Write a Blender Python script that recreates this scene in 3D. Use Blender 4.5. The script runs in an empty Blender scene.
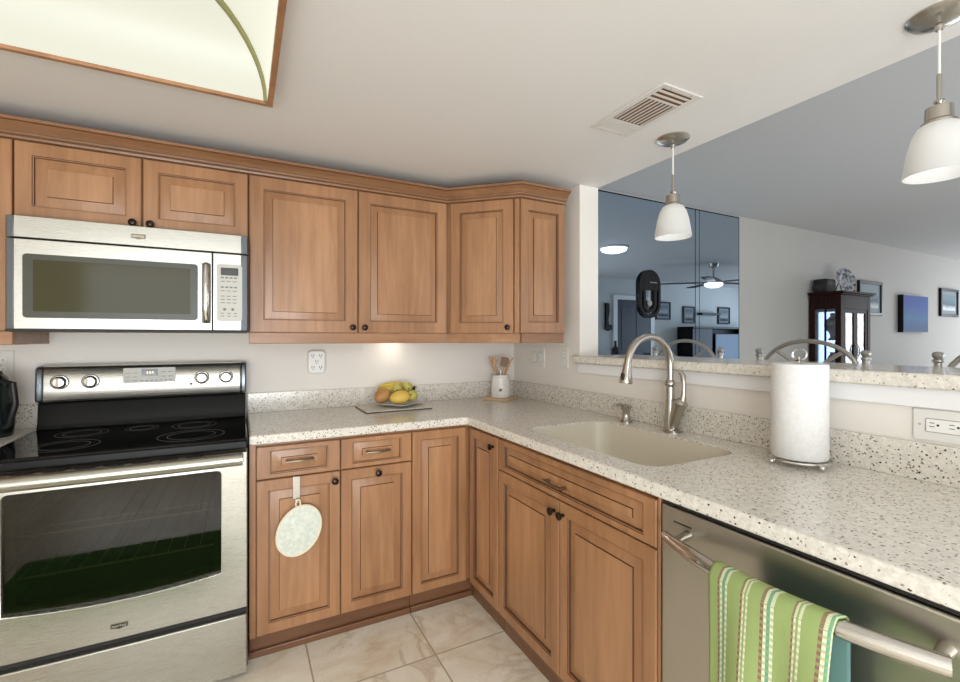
import bpy, math, random
from math import radians as R, sin, cos, pi
from mathutils import Vector, Matrix

random.seed(7)
SC = bpy.context.scene
COL = SC.collection

# ------------------------------------------------------------------ camera
cam_d = bpy.data.cameras.new('camera')
cam = bpy.data.objects.new('camera', cam_d)
COL.objects.link(cam)
cam.location = (0, 0, 1.2988)
cam.rotation_euler = (R(90), 0, R(-27.62))
cam_d.sensor_width = 36
cam_d.lens = 456.28 / 960 * 36
cam_d.shift_y = -2.35 / 960
cam_d.clip_start = 0.02
SC.camera = cam

# ------------------------------------------------------------------ world, large lights, exposure
W = bpy.data.worlds.new('sky')
SC.world = W
W.use_nodes = True
W.node_tree.nodes['Background'].inputs[0].default_value = (0.62, 0.78, 1.0, 1)
W.node_tree.nodes['Background'].inputs[1].default_value = 1.0


def area(name, loc, rot, sx, sy, power, col):
    d = bpy.data.lights.new(name, 'AREA')
    d.shape = 'RECTANGLE'
    d.size, d.size_y, d.energy, d.color = sx, sy, power, col
    o = bpy.data.objects.new(name, d)
    o.location, o.rotation_euler = loc, [R(a) for a in rot]
    COL.objects.link(o)
    return o


area('daylight_kitchen_window', (-0.35, -1.78, 1.25), (90, 0, 0), 2.2, 1.7, 62, (0.93, 0.97, 1.0))
area('ceiling_fill_kitchen', (-0.35, -1.70, 0.62), (128, 0, 0), 2.2, 0.6, 64, (0.95, 0.975, 1.0))  # added fill, tilted up to brighten the kitchen ceiling
area('added_daylight_living', (3.6, -1.06, 1.2), (90, 0, 0), 2.8, 1.9, 30, (0.93, 0.965, 1.0))  # unseen source added to light the dining wall from the front
area('added_fill_living', (3.6, -1.02, 0.5), (128, 0, 0), 2.8, 0.6, 24, (0.93, 0.965, 1.0))  # added upward fill for the dining side
area('assumed_daylight_far', (10.4, 0.75, 1.3), (90, 0, 90), 2.5, 1.8, 120, (0.88, 0.94, 1.0))  # unseen far window assumed, turned up to brighten the mirrored wall

SC.view_settings.view_transform = 'Standard'
SC.view_settings.look = 'None'
SC.view_settings.gamma = 1
SC.view_settings.use_curve_mapping = False
SC.view_settings.exposure = -0.30


# ------------------------------------------------------------------ materials
def lin(c):
    return tuple((x / 255 / 12.92) if x / 255 <= 0.04045 else ((x / 255 + 0.055) / 1.055) ** 2.4 for x in c) + (1,)


class NT:
    def __init__(s, name):
        s.m = bpy.data.materials.new(name)
        s.m.use_nodes = True
        s.t = s.m.node_tree
        s.b = s.t.nodes['Principled BSDF']

    def n(s, kind, **kw):
        nd = s.t.nodes.new(kind)
        for k, v in kw.items():
            if k.startswith('i_'):
                key = k[2:]
                key = int(key) if key.isdigit() else key.replace('_', ' ')
                nd.inputs[key].default_value = v
            else:
                setattr(nd, k, v)
        return nd

    def l(s, a, b):
        s.t.links.new(a, b)

    def ramp(s, fac, stops, interp='LINEAR'):
        r = s.t.nodes.new('ShaderNodeValToRGB')
        r.color_ramp.interpolation = interp
        e = r.color_ramp.elements
        while len(e) < len(stops):
            e.new(0.5)
        for i, (p, c) in enumerate(stops):
            e[i].position = p
            e[i].color = c if len(c) == 4 else tuple(c) + (1,)
        s.l(fac, r.inputs[0])
        return r.outputs[0]

    def mix(s, fac, a, b, blend='MIX'):
        nd = s.t.nodes.new('ShaderNodeMix')
        nd.data_type = 'RGBA'
        nd.blend_type = blend
        for sock, v in ((nd.inputs[0], fac), (nd.inputs[6], a), (nd.inputs[7], b)):
            if hasattr(v, 'links'):
                s.l(v, sock)
            else:
                sock.default_value = v
        return nd.outputs[2]

    def bump(s, h, strength=0.2, dist=0.002):
        b = s.n('ShaderNodeBump')
        b.inputs['Strength'].default_value = strength
        b.inputs['Distance'].default_value = dist
        s.l(h, b.inputs['Height'])
        s.l(b.outputs[0], s.b.inputs['Normal'])

    def obj(s, scale=(1, 1, 1), loc=(0, 0, 0), rnd=False):
        tc = s.n('ShaderNodeTexCoord')
        mp = s.n('ShaderNodeMapping')
        mp.inputs['Scale'].default_value = scale
        mp.inputs['Location'].default_value = loc
        src = tc.outputs['Object']
        if rnd:
            oi = s.n('ShaderNodeObjectInfo')
            ml = s.n('ShaderNodeMath', operation='MULTIPLY')
            ml.inputs[1].default_value = 31.0
            s.l(oi.outputs['Random'], ml.inputs[0])
            ad = s.n('ShaderNodeVectorMath', operation='ADD')
            s.l(src, ad.inputs[0])
            s.l(ml.outputs[0], ad.inputs[1])
            src = ad.outputs[0]
        s.l(src, mp.inputs[0])
        return mp.outputs[0]


def plain(name, col, rough=0.5, metal=0.0, srgb=True, **kw):
    t = NT(name)
    t.b.inputs['Base Color'].default_value = lin(col) if srgb else tuple(col) + (1,)
    t.b.inputs['Roughness'].default_value = rough
    t.b.inputs['Metallic'].default_value = metal
    for k, v in kw.items():
        t.b.inputs[k.replace('_', ' ')].default_value = v
    return t.m


def wood(name, c1, c2, rough=0.32, grain='z'):
    t = NT(name)
    sc = {'z': (1, 1, 0.09), 'x': (0.09, 1, 1)}[grain]
    v = t.obj((sc[0] * 28, sc[1] * 28, sc[2] * 28), rnd=True)
    n1 = t.n('ShaderNodeTexNoise', i_Scale=1.0, i_Detail=6.0, i_Roughness=0.6, i_Distortion=0.4)
    t.l(v, n1.inputs['Vector'])
    v2 = t.obj((sc[0] * 5, sc[1] * 5, sc[2] * 14), rnd=True)
    n2 = t.n('ShaderNodeTexNoise', i_Scale=1.0, i_Detail=3.0, i_Roughness=0.5)
    t.l(v2, n2.inputs['Vector'])
    base = t.ramp(n1.outputs[0], [(0.3, lin(c1)), (0.7, lin(c2))])
    blotch = t.ramp(n2.outputs[0], [(0.3, (0.76, 0.72, 0.68)), (0.65, (1.05, 1.05, 1.05))])
    t.l(t.mix(1.0, base, blotch, 'MULTIPLY'), t.b.inputs['Base Color'])
    t.b.inputs['Roughness'].default_value = rough
    t.b.inputs['Coat Weight'].default_value = 0.15
    t.b.inputs['Coat Roughness'].default_value = 0.25
    return t.m


def quartz(name):
    t = NT(name)
    v0 = t.obj((1, 1, 1))
    wn = t.n('ShaderNodeTexNoise', i_Scale=210.0, i_Detail=2.0)
    t.l(v0, wn.inputs['Vector'])
    wm = t.n('ShaderNodeVectorMath', operation='MULTIPLY_ADD')
    wm.inputs[1].default_value = (0.006, 0.006, 0.006)
    t.l(wn.outputs['Color'], wm.inputs[0])
    t.l(v0, wm.inputs[2])
    v = wm.outputs[0]
    n = t.n('ShaderNodeTexNoise', i_Scale=60.0, i_Detail=4.0, i_Roughness=0.7)
    t.l(v, n.inputs['Vector'])
    col = t.ramp(n.outputs[0], [(0.35, lin((208, 202, 191))), (0.65, lin((234, 229, 219)))])
    for sc, th, c, fac in ((170, 0.40, (232, 227, 217), 0.16), (150, 0.38, (132, 116, 98), 0.16),
                           (100, 0.32, (156, 142, 124), 0.13), (110, 0.30, (78, 66, 56), 0.08), (85, 0.21, (46, 38, 32), 0.13)):
        vo = t.n('ShaderNodeTexVoronoi', i_Scale=float(sc))
        t.l(v, vo.inputs['Vector'])
        lt = t.n('ShaderNodeMath', operation='LESS_THAN', i_1=th)
        t.l(vo.outputs['Distance'], lt.inputs[0])
        sx = t.n('ShaderNodeSeparateColor')
        t.l(vo.outputs['Color'], sx.inputs[0])
        sel = t.n('ShaderNodeMath', operation='LESS_THAN', i_1=fac)
        t.l(sx.outputs[0], sel.inputs[0])
        mu = t.n('ShaderNodeMath', operation='MULTIPLY')
        t.l(lt.outputs[0], mu.inputs[0])
        t.l(sel.outputs[0], mu.inputs[1])
        col = t.mix(mu.outputs[0], col, lin(c))
    t.l(col, t.b.inputs['Base Color'])
    t.b.inputs['Roughness'].default_value = 0.16
    return t.m


def tiles(name):
    t = NT(name)
    v = t.obj((1, 1, 1), loc=(-0.708 + 4.65, -1.745 + 4.65, 0))
    br = t.n('ShaderNodeTexBrick', offset=0.0, squash=1.0)
    br.inputs['Scale'].default_value = 1.0
    br.inputs['Mortar Size'].default_value = 0.0035
    br.inputs['Mortar Smooth'].default_value = 0.2
    br.inputs['Brick Width'].default_value = 0.465
    br.inputs['Row Height'].default_value = 0.465
    br.inputs['Color1'].default_value = (0.0, 0, 0, 1)
    br.inputs['Color2'].default_value = (1.0, 1, 1, 1)
    t.l(v, br.inputs['Vector'])
    off = t.n('ShaderNodeVectorMath', operation='MULTIPLY_ADD')
    off.inputs[1].default_value = (3, 5, 7)
    t.l(br.outputs['Color'], off.inputs[0])
    t.l(v, off.inputs[2])
    n = t.n('ShaderNodeTexNoise', i_Scale=3.2, i_Detail=8.0, i_Roughness=0.62, i_Distortion=1.4)
    t.l(off.outputs[0], n.inputs['Vector'])
    c = t.ramp(n.outputs[0], [(0.28, lin((206, 186, 154))), (0.44, lin((226, 217, 198))), (0.66, lin((240, 235, 224)))])
    n2 = t.n('ShaderNodeTexNoise', i_Scale=2.4, i_Detail=7.0, i_Roughness=0.6, i_Distortion=1.6)
    t.l(off.outputs[0], n2.inputs['Vector'])
    vein = t.ramp(n2.outputs[0], [(0.455, (0, 0, 0)), (0.50, (0.45, 0.45, 0.45)), (0.545, (0, 0, 0))])
    n3 = t.n('ShaderNodeTexNoise', i_Scale=2.4, i_Detail=3.0)
    t.l(off.outputs[0], n3.inputs['Vector'])
    msk = t.ramp(n3.outputs[0], [(0.44, (0, 0, 0)), (0.6, (1, 1, 1))])
    mm = t.n('ShaderNodeMath', operation='MULTIPLY')
    t.l(vein, mm.inputs[0])
    t.l(msk, mm.inputs[1])
    c = t.mix(mm.outputs[0], c, lin((166, 138, 100)))
    n4 = t.n('ShaderNodeTexNoise', i_Scale=46.0, i_Detail=5.0, i_Roughness=0.7)
    t.l(off.outputs[0], n4.inputs['Vector'])
    pit = t.ramp(n4.outputs[0], [(0.60, (0, 0, 0)), (0.66, (0.8, 0.8, 0.8))])
    n5 = t.n('ShaderNodeTexNoise', i_Scale=3.4, i_Detail=4.0, i_Distortion=0.8)
    t.l(off.outputs[0], n5.inputs['Vector'])
    pm = t.ramp(n5.outputs[0], [(0.50, (0, 0, 0)), (0.62, (1, 1, 1))])
    pp = t.n('ShaderNodeMath', operation='MULTIPLY')
    t.l(pit, pp.inputs[0])
    t.l(pm, pp.inputs[1])
    c = t.mix(pp.outputs[0], c, lin((146, 112, 74)))
    c = t.mix(br.outputs['Fac'], c, lin((172, 160, 140)))
    t.l(c, t.b.inputs['Base Color'])
    t.b.inputs['Roughness'].default_value = 0.38
    inv = t.n('ShaderNodeMath', operation='SUBTRACT', i_0=1.0)
    t.l(br.outputs['Fac'], inv.inputs[1])
    t.bump(inv.outputs[0], 0.5, 0.002)
    return t.m


def plaster(name, col, scale=140, strength=0.12):
    t = NT(name)
    t.b.inputs['Base Color'].default_value = lin(col)
    t.b.inputs['Roughness'].default_value = 0.75
    n = t.n('ShaderNodeTexNoise', i_Scale=float(scale), i_Detail=3.0)
    t.l(t.obj(), n.inputs['Vector'])
    t.bump(n.outputs[0], strength, 0.002)
    return t.m


def steel(name, col, rough=0.28, axis=0):
    t = NT(name)
    sc = [900.0] * 3
    sc[axis] = 3.0
    n = t.n('ShaderNodeTexNoise', i_Scale=1.0, i_Detail=1.0)
    t.l(t.obj(tuple(sc)), n.inputs['Vector'])
    mr = t.n('ShaderNodeMapRange', i_3=rough - 0.03, i_4=rough + 0.03)
    t.l(n.outputs[0], mr.inputs[0])
    t.l(mr.outputs[0], t.b.inputs['Roughness'])
    c = lin(col)
    dk = tuple(x * 0.94 for x in c[:3]) + (1,)
    t.l(t.mix(n.outputs[0], dk, c), t.b.inputs['Base Color'])
    t.b.inputs['Metallic'].default_value = 1.0
    t.b.inputs['Anisotropic'].default_value = 0.4
    return t.m


def emit(name, col, strength, srgb=True):
    m = plain(name, col, 0.4, srgb=srgb)
    b = m.node_tree.nodes['Principled BSDF']
    b.inputs['Emission Color'].default_value = lin(col) if srgb else tuple(col) + (1,)
    b.inputs['Emission Strength'].default_value = strength
    return m


def glass(name, col=(255, 255, 255), rough=0.0, alpha=0.15):
    """thin pane: mostly transparent with a glossy coat"""
    t = NT(name)
    out = t.t.nodes['Material Output']
    tr = t.n('ShaderNodeBsdfTransparent')
    tr.inputs[0].default_value = lin(col)
    gl = t.n('ShaderNodeBsdfGlossy')
    gl.inputs['Roughness'].default_value = rough
    mx = t.n('ShaderNodeMixShader')
    fr = t.n('ShaderNodeFresnel', i_IOR=1.5)
    ad = t.n('ShaderNodeMath', operation='ADD', i_1=alpha)
    t.l(fr.outputs[0], ad.inputs[0])
    t.l(ad.outputs[0], mx.inputs[0])
    t.l(tr.outputs[0], mx.inputs[1])
    t.l(gl.outputs[0], mx.inputs[2])
    t.l(mx.outputs[0], out.inputs[0])
    return t.m


def noisy(name, c1, c2, scale=20, rough=0.6, detail=4, stretch=(1, 1, 1), **kw):
    t = NT(name)
    n = t.n('ShaderNodeTexNoise', i_Scale=float(scale), i_Detail=float(detail))
    t.l(t.obj(stretch), n.inputs['Vector'])
    t.l(t.ramp(n.outputs[0], [(0.35, lin(c1)), (0.65, lin(c2))]), t.b.inputs['Base Color'])
    t.b.inputs['Roughness'].default_value = rough
    for k, v in kw.items():
        t.b.inputs[k.replace('_', ' ')].default_value = v
    return t.m


def towel_mat(name):
    t = NT(name)
    tc = t.n('ShaderNodeUVMap')
    sp = t.n('ShaderNodeSeparateXYZ')
    t.l(tc.outputs[0], sp.inputs[0])
    g = lin((146, 164, 102))
    stops = [(0.0, g)]
    red, wht, teal = lin((134, 96, 82)), lin((214, 216, 186)), lin((104, 156, 128))
    for c in (0.15, 0.36, 0.55, 0.765, 0.965):
        big = c in (0.15, 0.55, 0.965)
        w = 0.052 if big else 0.032
        seq = [red, wht, teal, wht] if big else [red, wht, g, wht]
        for i, cc in enumerate(seq):
            p = c - w + i * w / 2
            stops.append((p, cc))
        stops.append((c + w, g))
    t.b.inputs['Roughness'].default_value = 0.95
    col = t.ramp(sp.outputs[0], stops, 'CONSTANT')
    wv = t.n('ShaderNodeMath', operation='MULTIPLY', i_1=520.0)
    t.l(sp.outputs[1], wv.inputs[0])
    sn = t.n('ShaderNodeMath', operation='SINE')
    t.l(wv.outputs[0], sn.inputs[0])
    wx = t.n('ShaderNodeMath', operation='MULTIPLY', i_1=400.0)
    t.l(sp.outputs[0], wx.inputs[0])
    sx = t.n('ShaderNodeMath', operation='SINE')
    t.l(wx.outputs[0], sx.inputs[0])
    pr = t.n('ShaderNodeMath', operation='MULTIPLY')
    t.l(sn.outputs[0], pr.inputs[0])
    t.l(sx.outputs[0], pr.inputs[1])
    st = t.n('ShaderNodeMath', operation='GREATER_THAN', i_1=0.1)
    t.l(sn.outputs[0], st.inputs[0])
    # stitched stripes are broken by the ground colour between the stitches
    isg = t.ramp(sp.outputs[0], [(p, (0, 0, 0) if c == g else (1, 1, 1)) for p, c in stops], 'CONSTANT')
    mm = t.n('ShaderNodeMath', operation='MULTIPLY')
    t.l(st.outputs[0], mm.inputs[0])
    t.l(isg, mm.inputs[1])
    hm = t.n('ShaderNodeMath', operation='MULTIPLY', i_1=0.55)
    t.l(mm.outputs[0], hm.inputs[0])
    t.l(t.mix(hm.outputs[0], col, g), t.b.inputs['Base Color'])
    t.bump(pr.outputs[0], 0.3, 0.001)
    return t.m


M = {}
M['wood'] = wood('maple', (154, 110, 76), (178, 132, 94))
M['woodx'] = wood('maple_rail', (156, 112, 78), (180, 134, 97), grain='x')
M['panel'] = wood('maple_panel', (160, 116, 80), (186, 140, 101))
M['glaze'] = plain('glazed_groove', (92, 60, 40), 0.45)
M['bead'] = wood('maple_bead', (146, 104, 70), (162, 118, 82))
M['crown'] = wood('maple_crown', (134, 94, 64), (154, 112, 78), grain='x')
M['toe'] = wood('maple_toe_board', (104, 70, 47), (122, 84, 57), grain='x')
M['gap'] = plain('dark_gap', (48, 30, 20), 0.8)
M['quartz'] = quartz('speckled_quartz')
M['tile'] = tiles('travertine_tile')
M['wall_k'] = plaster('cream_wall_paint', (233, 227, 219), 180, 0.08)
M['wall_d'] = plaster('greige_wall_paint', (186, 183, 179), 160, 0.1)
M['wall_m'] = plaster('pale_wall_paint', (204, 206, 204), 160, 0.1)
M['ceil'] = plaster('white_ceiling_texture', (226, 223, 220), 55, 0.35)
M['ceil_d'] = plaster('dimmed_dining_ceiling', (190, 190, 191), 55, 0.3)  # dimmer light of the dining side is put into this darker colour
M['trimw'] = plain('white_trim_paint', (236, 236, 236), 0.35)
M['steel'] = steel('brushed_stainless', (190, 188, 180), 0.27, 0)
M['steely'] = steel('brushed_stainless_front', (196, 191, 182), 0.30, 0)
M['steeldk'] = plain('dark_steel_cap', (138, 144, 152), 0.34, 1.0)
M['chrome'] = plain('polished_metal', (205, 203, 198), 0.12, 1.0)
M['nickel'] = plain('brushed_nickel', (186, 181, 172), 0.24, 1.0)
M['bronze'] = plain('dark_bronze', (58, 50, 44), 0.28, 0.9)
M['pewter'] = plain('aged_pewter', (150, 136, 120), 0.3, 1.0)
M['blackglass'] = plain('black_ceramic_glass', (9, 9, 10), 0.06, Specular_IOR_Level=0.32)
M['black'] = plain('black_enamel', (13, 13, 13), 0.3, Specular_IOR_Level=0.2)
M['blackmat'] = plain('black_plastic', (22, 22, 23), 0.5)
M['ovenin'] = plain('oven_enamel', (84, 74, 54), 0.45)
M['rackm'] = plain('rack_wire', (190, 184, 170), 0.3, 1.0)
M['ovenglass'] = glass('dark_oven_glass', (176, 168, 138), 0.02, 0.0)
M['mwglass'] = plain('microwave_window', (70, 67, 46), 0.10, Specular_IOR_Level=0.22)
M['mwframe'] = plain('microwave_window_frame', (62, 62, 50), 0.3)
M['keypad'] = plain('keypad_silver', (196, 194, 186), 0.45)
M['keydark'] = plain('keypad_print', (120, 118, 112), 0.5)
M['lcd'] = plain('dark_display', (26, 26, 28), 0.15)
M['digits'] = emit('display_digits', (236, 214, 180), 1.0)
M['badge'] = plain('badge_metal', (120, 112, 96), 0.3, 1.0)
M['badgelt'] = plain('badge_lettering', (222, 216, 200), 0.3, 0.8)
M['sink'] = plain('cream_sink', (216, 208, 190), 0.3)
M['white'] = plain('white_plastic', (236, 235, 231), 0.35)
M['plate'] = plain('wall_plate', (226, 224, 218), 0.35)
M['slot'] = plain('slot_dark', (30, 28, 27), 0.6)
M['screw'] = plain('screw_head', (196, 192, 182), 0.4, 0.5)
M['lightpanel'] = emit('acrylic_light_panel', (241, 240, 221), 1.12)
M['lightpanel'].node_tree.nodes['Principled BSDF'].inputs['Base Color'].default_value = (0.03, 0.03, 0.025, 1)
M['rib'] = plain('olive_rib', (132, 128, 84), 0.5)
M['frost'] = NT('frosted_shade_glass').m
M['bulb'] = emit('lamp_bulb', (255, 252, 246), 6.0)
M['lampglow'] = emit('lamp_diffuser', (250, 250, 255), 6.0)
M['puck'] = emit('cabinet_lamp_lens', (255, 246, 232), 40.0)
M['vent'] = plain('vent_white', (216, 211, 205), 0.5)
M['ventin'] = plain('vent_inside', (120, 84, 50), 0.8)
M['mirror'] = plain('tinted_mirror', (188, 204, 221), 0.0, 1.0)
M['mirroredge'] = plain('mirror_bevel', (40, 46, 56), 0.15, 0.6)
M['cherry'] = noisy('dark_cherry', (36, 23, 22), (50, 32, 29), 14, 0.5, stretch=(4, 4, 0.4), Specular_IOR_Level=0.06)
M['shelfglass'] = glass('cabinet_glass', (236, 244, 250), 0.0, 0.06)
M['cabback'] = plain('cabinet_mirror_back', (118, 134, 150), 0.1, 0.9)
M['ceramic'] = noisy('blue_grey_ceramic', (70, 74, 92), (176, 178, 190), 18, 0.3)
M['basket'] = noisy('dark_basket', (34, 30, 34), (66, 58, 60), 60, 0.7)
M['platepat'] = noisy('patterned_plate', (50, 52, 66), (214, 216, 224), 26, 0.3, 3)
M['frameblk'] = plain('black_frame', (14, 14, 16), 0.4, Specular_IOR_Level=0.25)
M['mat'] = plain('picture_mat', (140, 150, 158), 0.6, Specular_IOR_Level=0.2)
M['iron'] = plain('pewter_iron', (178, 175, 170), 0.32, 0.95)
M['seat'] = noisy('stool_fabric', (72, 62, 54), (92, 80, 70), 60, 0.9)
M['paper'] = noisy('paper_towel', (226, 226, 224), (233, 233, 231), 90, 0.9)
M['card'] = plain('cardboard_core', (170, 140, 104), 0.9)
M['towel'] = towel_mat('striped_green_cotton')
M['towelback'] = plain('teal_cotton', (88, 122, 116), 0.95)
M['mitt'] = noisy('quilted_white', (206, 212, 200), (226, 230, 218), 70, 0.95)
M['mittb'] = plain('cream_binding', (230, 220, 196), 0.9)
M['mango_y'] = noisy('yellow_mango', (214, 172, 70), (226, 190, 92), 9, 0.45)
M['mango_r'] = noisy('red_mango', (178, 116, 66), (200, 152, 92), 7, 0.45)
M['banana'] = noisy('banana_peel', (206, 178, 62), (222, 200, 96), 14, 0.5)
M['lime'] = noisy('green_yellow_peel', (180, 172, 80), (206, 196, 104), 9, 0.45)
M['stem'] = plain('dark_stem', (52, 40, 24), 0.8)
M['board'] = noisy('cutting_board_top', (202, 194, 180), (214, 206, 194), 80, 0.4)
M['boardedge'] = plain('cutting_board_edge', (66, 56, 48), 0.6)
M['dish'] = plain('grey_glazed_dish', (206, 206, 200), 0.25)
M['crock'] = noisy('white_crock', (232, 229, 224), (240, 238, 234), 12, 0.3)
M['crockleaf'] = plain('crock_leaf', (112, 112, 104), 0.5)
M['coaster'] = noisy('pale_wood', (204, 168, 130), (222, 190, 154), 24, 0.5, stretch=(1, 6, 1))
M['spoon'] = noisy('utensil_wood', (186, 140, 98), (212, 172, 130), 24, 0.6)
M['spatula'] = plain('brown_spatula', (126, 92, 64), 0.5)
M['kettle'] = plain('dark_green_kettle', (18, 30, 28), 0.25)
M['door_dk'] = plain('navy_door', (26, 30, 46), 0.4)
M['tvscreen'] = emit('tv_picture', (24, 84, 128), 0.7)
M['tvscreen'].node_tree.nodes['Principled BSDF'].inputs['Base Color'].default_value = (0.01, 0.02, 0.03, 1)
M['fanblade'] = plain('fan_blade', (44, 42, 44), 0.4)
M['rug'] = noisy('green_rug', (66, 116, 44), (96, 146, 62), 40, 0.95)
M['grass'] = noisy('lawn', (60, 96, 36), (90, 130, 50), 30, 0.95)
M['paneglass'] = glass('window_glass', (250, 252, 252), 0.0, 0.02)


def _frost():
    t = NT('frosted_glass')
    t.b.inputs['Base Color'].default_value = lin((214, 214, 213))
    t.b.inputs['Roughness'].default_value = 0.3
    t.b.inputs['Transmission Weight'].default_value = 0.0
    out = t.t.nodes['Material Output']
    tl = t.n('ShaderNodeBsdfTranslucent')
    tl.inputs[0].default_value = lin((250, 250, 248))
    mx = t.n('ShaderNodeMixShader', i_Fac=0.32)
    t.l(t.b.outputs[0], mx.inputs[1])
    t.l(tl.outputs[0], mx.inputs[2])
    t.l(mx.outputs[0], out.inputs[0])
    return t.m


M['frost'] = _frost()


def _canvas(name, c1, c2, c3, sc):
    t = NT(name)
    tc = t.n('ShaderNodeTexCoord')
    sp = t.n('ShaderNodeSeparateXYZ')
    t.l(tc.outputs['Generated'], sp.inputs[0])
    n = t.n('ShaderNodeTexNoise', i_Scale=sc, i_Detail=5.0)
    t.l(tc.outputs['Object'], n.inputs['Vector'])
    a = t.n('ShaderNodeMath', operation='MULTIPLY_ADD', i_1=0.35)
    t.l(n.outputs[0], a.inputs[0])
    t.l(sp.outputs[2], a.inputs[2])
    t.l(t.ramp(a.outputs[0], [(0.3, lin(c1)), (0.55, lin(c2)), (0.95, lin(c3))]), t.b.inputs['Base Color'])
    t.b.inputs['Roughness'].default_value = 0.6
    t.b.inputs['Specular IOR Level'].default_value = 0.15
    return t.m


M['canvas'] = _canvas('blue_canvas', (20, 68, 118), (34, 92, 146), (28, 66, 150), 9.0)
M['photo1'] = _canvas('print_with_reflection', (196, 204, 210), (84, 104, 120), (140, 154, 164), 7.0)  # pale bottom is a glass reflection put into the print colour
M['photo2'] = _canvas('print_bright_reflection', (214, 220, 224), (96, 112, 124), (120, 140, 152), 9.0)  # bright lower part likewise a reflection coloured into the print
M['photo3'] = _canvas('figure_print', (60, 66, 74), (170, 176, 178), (120, 128, 132), 10.0)


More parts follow.
